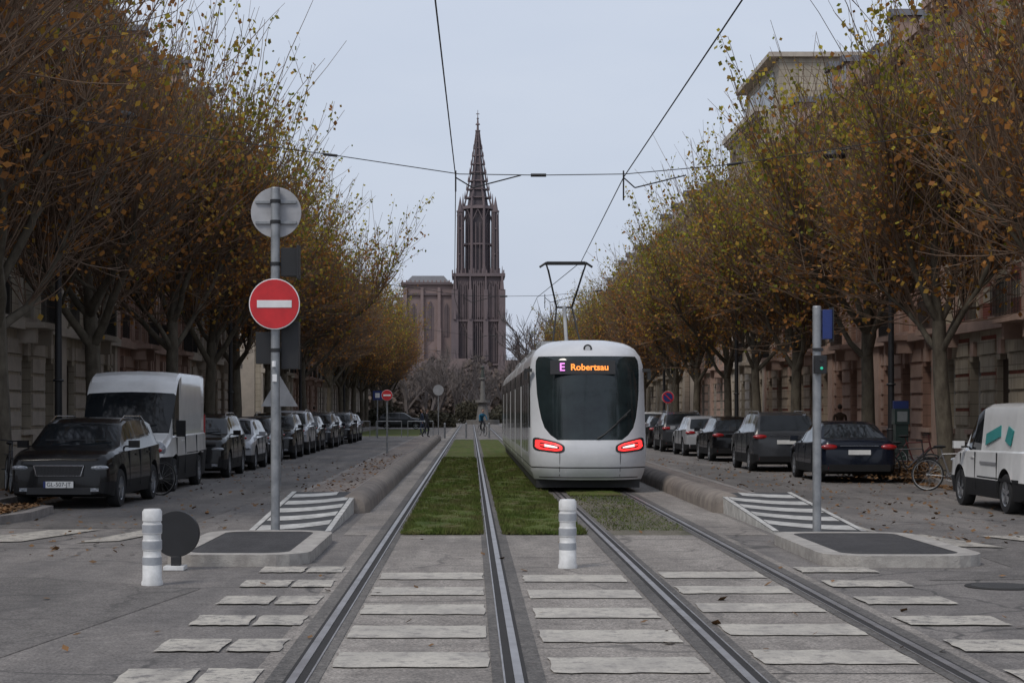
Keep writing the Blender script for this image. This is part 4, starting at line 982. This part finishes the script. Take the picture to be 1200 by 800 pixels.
# ------------------------------------------------------------------ people
skinm=M('skin',(.45,.27,.2),rough=.6); hairm=M('hair',(.04,.025,.015),rough=.7)
def person(name,x,y,rot,top,bot,pose='walk',z0=0.):
    if pose=='walk':
        J=[((0,0,.95),.125),((0,0,1.15),.12),((0,0,1.38),.14),((0,0,1.50),.055),((0,0,1.56),.05),
           ((.1,0,.88),.095),((.11,-.12,.5),.065),((.11,-.05,.1),.045),((.11,-.2,.05),.035),
           ((-.1,0,.88),.095),((-.11,.1,.5),.065),((-.11,.3,.16),.045),((-.11,.2,.06),.035),
           ((.2,0,1.4),.06),((.25,.1,1.12),.045),((.24,.02,.88),.033),((.24,-.01,.80),.035),
           ((-.2,0,1.4),.06),((-.25,-.08,1.12),.045),((-.24,-.22,.92),.033),((-.24,-.27,.86),.035)]
        hz=(0,-.01,1.67)
    else:
        J=[((0,.25,.98),.13),((0,.16,1.18),.12),((0,.02,1.38),.14),((0,-.03,1.49),.055),((0,-.05,1.55),.05),
           ((.1,.2,.95),.095),((.11,-.15,.80),.07),((.1,-.02,.30),.045),((.1,-.14,.20),.035),
           ((-.1,.2,.95),.095),((-.11,-.15,.93),.07),((-.1,.12,.52),.045),((-.1,.05,.45),.035),
           ((.2,0,1.38),.06),((.25,-.12,1.18),.045),((.25,-.2,1.05),.033),((.25,-.24,1.02),.035),
           ((-.2,0,1.38),.06),((-.25,-.12,1.18),.045),((-.25,-.2,1.05),.033),((-.25,-.24,1.02),.035)]
        hz=(0,-.08,1.66)
    E=[(0,1),(1,2),(2,3),(3,4),(0,5),(5,6),(6,7),(7,8),(0,9),(9,10),(10,11),(11,12),(2,13),(13,14),(14,15),(15,16),(2,17),(17,18),(18,19),(19,20)]
    me=bpy.data.meshes.new('tmp'); me.from_pydata([j[0] for j in J],E,[]); o=bpy.data.objects.new('tmp',me); COL.objects.link(o)
    m=o.modifiers.new('s','SKIN'); 
    for i,j in enumerate(J): me.skin_vertices[0].data[i].radius=(j[1],j[1]*.85)
    me.skin_vertices[0].data[0].use_root=True
    o.modifiers.new('ss','SUBSURF').levels=1
    dg=bpy.context.evaluated_depsgraph_get(); ev=o.evaluated_get(dg); m2=bpy.data.meshes.new_from_object(ev)
    bpy.data.objects.remove(o)
    b=MB(); b.v=[tuple(v.co) for v in m2.vertices]
    waist=.93 if pose=='walk' else .98
    for p in m2.polygons:
        c=p.center; b.f.append(tuple(p.vertices))
        if c.z>1.5: mi=2
        elif abs(c.x)>.19 and (c.z<.86 if pose=='walk' else c.z<1.03) : mi=2
        elif (c.z<.12 and pose=='walk'): mi=3
        elif abs(c.x)>.185 or c.z>waist: mi=0
        else: mi=1
        b.m.append(mi)
    b.ell(hz,(.078,.095,.115),2,14,10); b.ell((hz[0],hz[1]+.02,hz[2]+.03),(.086,.1,.105),3,14,10); b.ell((0,hz[1]-.095,hz[2]-.01),(.013,.02,.02),2,8,6)
    for s in(-1,1): b.ell((s*.03,hz[1]-.085,hz[2]+.01),(.012,.01,.009),3,8,6); b.ell((s*.08,hz[1],hz[2]),(.012,.02,.03),2,8,6)
    return b.build(name,[top,bot,skinm,hairm],(x,y,z0),rot,smooth=60)
cl=lambda n,c:M(n,c,rough=.85)
person('pedestrian',-2.75,106,R(90),cl('coat_dark',(.02,.02,.025)),cl('trousers',(.03,.03,.04)))
person('pedestrian',-3.4,118,R(-80),cl('coat_blue',(.02,.03,.06)),cl('jeans',(.03,.04,.08)))
person('pedestrian',-8.9,97,R(180),cl('coat_grey',(.1,.1,.1)),cl('trousers2',(.02,.02,.02)),z0=.13)
person('pedestrian',13.4,62,R(180),cl('coat_brown',(.06,.035,.02)),cl('trousers3',(.02,.02,.03)),z0=.13)
person('cyclist',.75,113,R(20),cl('coat_teal',(.01,.11,.20)),cl('trousers4',(.02,.02,.03)),pose='ride'); bicycle(.75,113,R(20),0)
b=MB()
for x0 in(-8,-6,-4,4.6,6.6,8.6): 
    yy=108
    for xx in(x0,x0+1.6): b.tube((xx,yy,0),(xx,yy,1.),.025,.025,8,0)
    b.tube((x0,yy,1.),(x0+1.6,yy,1.),.025,.025,8,0); b.tube((x0,yy,.55),(x0+1.6,yy,.55),.018,.018,8,0)
b.build('pedestrian_railing',[galv])
for x0 in(-1.6,-.3,1.1,2.6): 
    b=MB(); b.tube((x0,104,0),(x0,104,.85),.06,.06,12,0); b.ell((x0,104,.86),(.07,.07,.07),0); b.build('steel_bollard',[galv])

# ------------------------------------------------------------------ fallen leaves
px=[];py_=[];pz=[]
def sc(cnt,x0,x1,y0,y1,z): 
    a=np.random.uniform(x0,x1,cnt); c=y0+(y1-y0)*np.random.rand(cnt)**1.3
    px.append(a);py_.append(c);pz.append(np.full(cnt,z))
sc(4500,-10.5,-8.5,25,100,.14); sc(3200,-8.3,-8.0,29.6,100,.01); sc(1300,-8.2,-7.1,25.3,28.5,.14); sc(4500,10.9,13.5,26,100,.14); sc(4500,10.2,10.74,26,100,.01); sc(500,-8.,-3.4,20,60,.008); sc(900,5.6,10.5,22,60,.008); sc(60,-6,6,12,24,.015); sc(350,-3.3,-2.3,30,60,.15)
a=np.random.normal(10.6,.6,3500);c=np.random.normal(41.2,.8,3500); px.append(a);py_.append(c);pz.append(.14+np.random.rand(3500)*.35*np.exp(-((a-10.6)**2+(c-41.2)**2)*1.2))
px=np.concatenate(px);py_=np.concatenate(py_);pz=np.concatenate(pz); n=len(px)
C=np.stack([px,py_,pz+np.random.rand(n)*.02],1); a=np.random.rand(n)*6.28; s=np.random.uniform(.02,.055,n)[:,None]
X=np.stack([np.cos(a),np.sin(a),np.random.normal(0,.3,n)],1)*s;Y=np.stack([-np.sin(a),np.cos(a),np.random.normal(0,.3,n)],1)*s*.8
V=np.stack([C+X,C+Y,C-X,C-Y],1).reshape(-1,3)
b=MB(); b.v=V.tolist(); b.f=[(4*i,4*i+1,4*i+2,4*i+3) for i in range(n)]; b.m=[0]*n
b.build('fallen_leaves',[M('dead_leaf',(.22,.11,.04),(.09,.05,.02),.85,3)],smooth=0)

# ------------------------------------------------------------------ light, sky, camera
w=bpy.data.worlds.new('World'); scene.world=w; w.use_nodes=True; nt=w.node_tree; bg=nt.nodes['Background']
SE,SR=52,222
sky=nd(nt,'ShaderNodeTexSky',sky_type='NISHITA'); sky.sun_disc=False; sky.sun_elevation=R(SE); sky.sun_rotation=R(SR); sky.air_density=1.5; sky.dust_density=3; 
g=nd(nt,'ShaderNodeTexCoord').outputs['Generated']
cl1=noise(nt,mapping(nt,g,(1,1,2.6)),2.2,5,.55)
overc=ramp(nt,cl1,.3,.7,(5.2,5.85,7.25),(6.3,6.8,7.9))
c=mixc(nt,.85,sky.outputs[0],overc)
nt.links.new(c,bg.inputs['Color']); bg.inputs['Strength'].default_value=.108
sl=bpy.data.lights.new('sun','SUN'); sl.energy=1.5; sl.angle=R(16); sl.color=(1,.94,.86)
so=bpy.data.objects.new('sun',sl); COL.objects.link(so)
az=R(SR); el=R(SE); dv=Vector((math.sin(az)*math.cos(el),math.cos(az)*math.cos(el),math.sin(el)))
so.rotation_euler=(-dv).to_track_quat('-Z','Y').to_euler()
cam=bpy.data.cameras.new('camera'); co=bpy.data.objects.new('camera',cam); COL.objects.link(co); scene.camera=co
co.location=(0,0,1.72); co.rotation_euler=(R(90),0,0); cam.sensor_width=36; cam.lens=60; cam.shift_x=.04; cam.shift_y=.0667; cam.clip_end=5000; cam.clip_start=.1
scene.view_settings.view_transform='Standard'; scene.view_settings.look='None'; scene.view_settings.exposure=0
print('objects',len(bpy.data.objects))
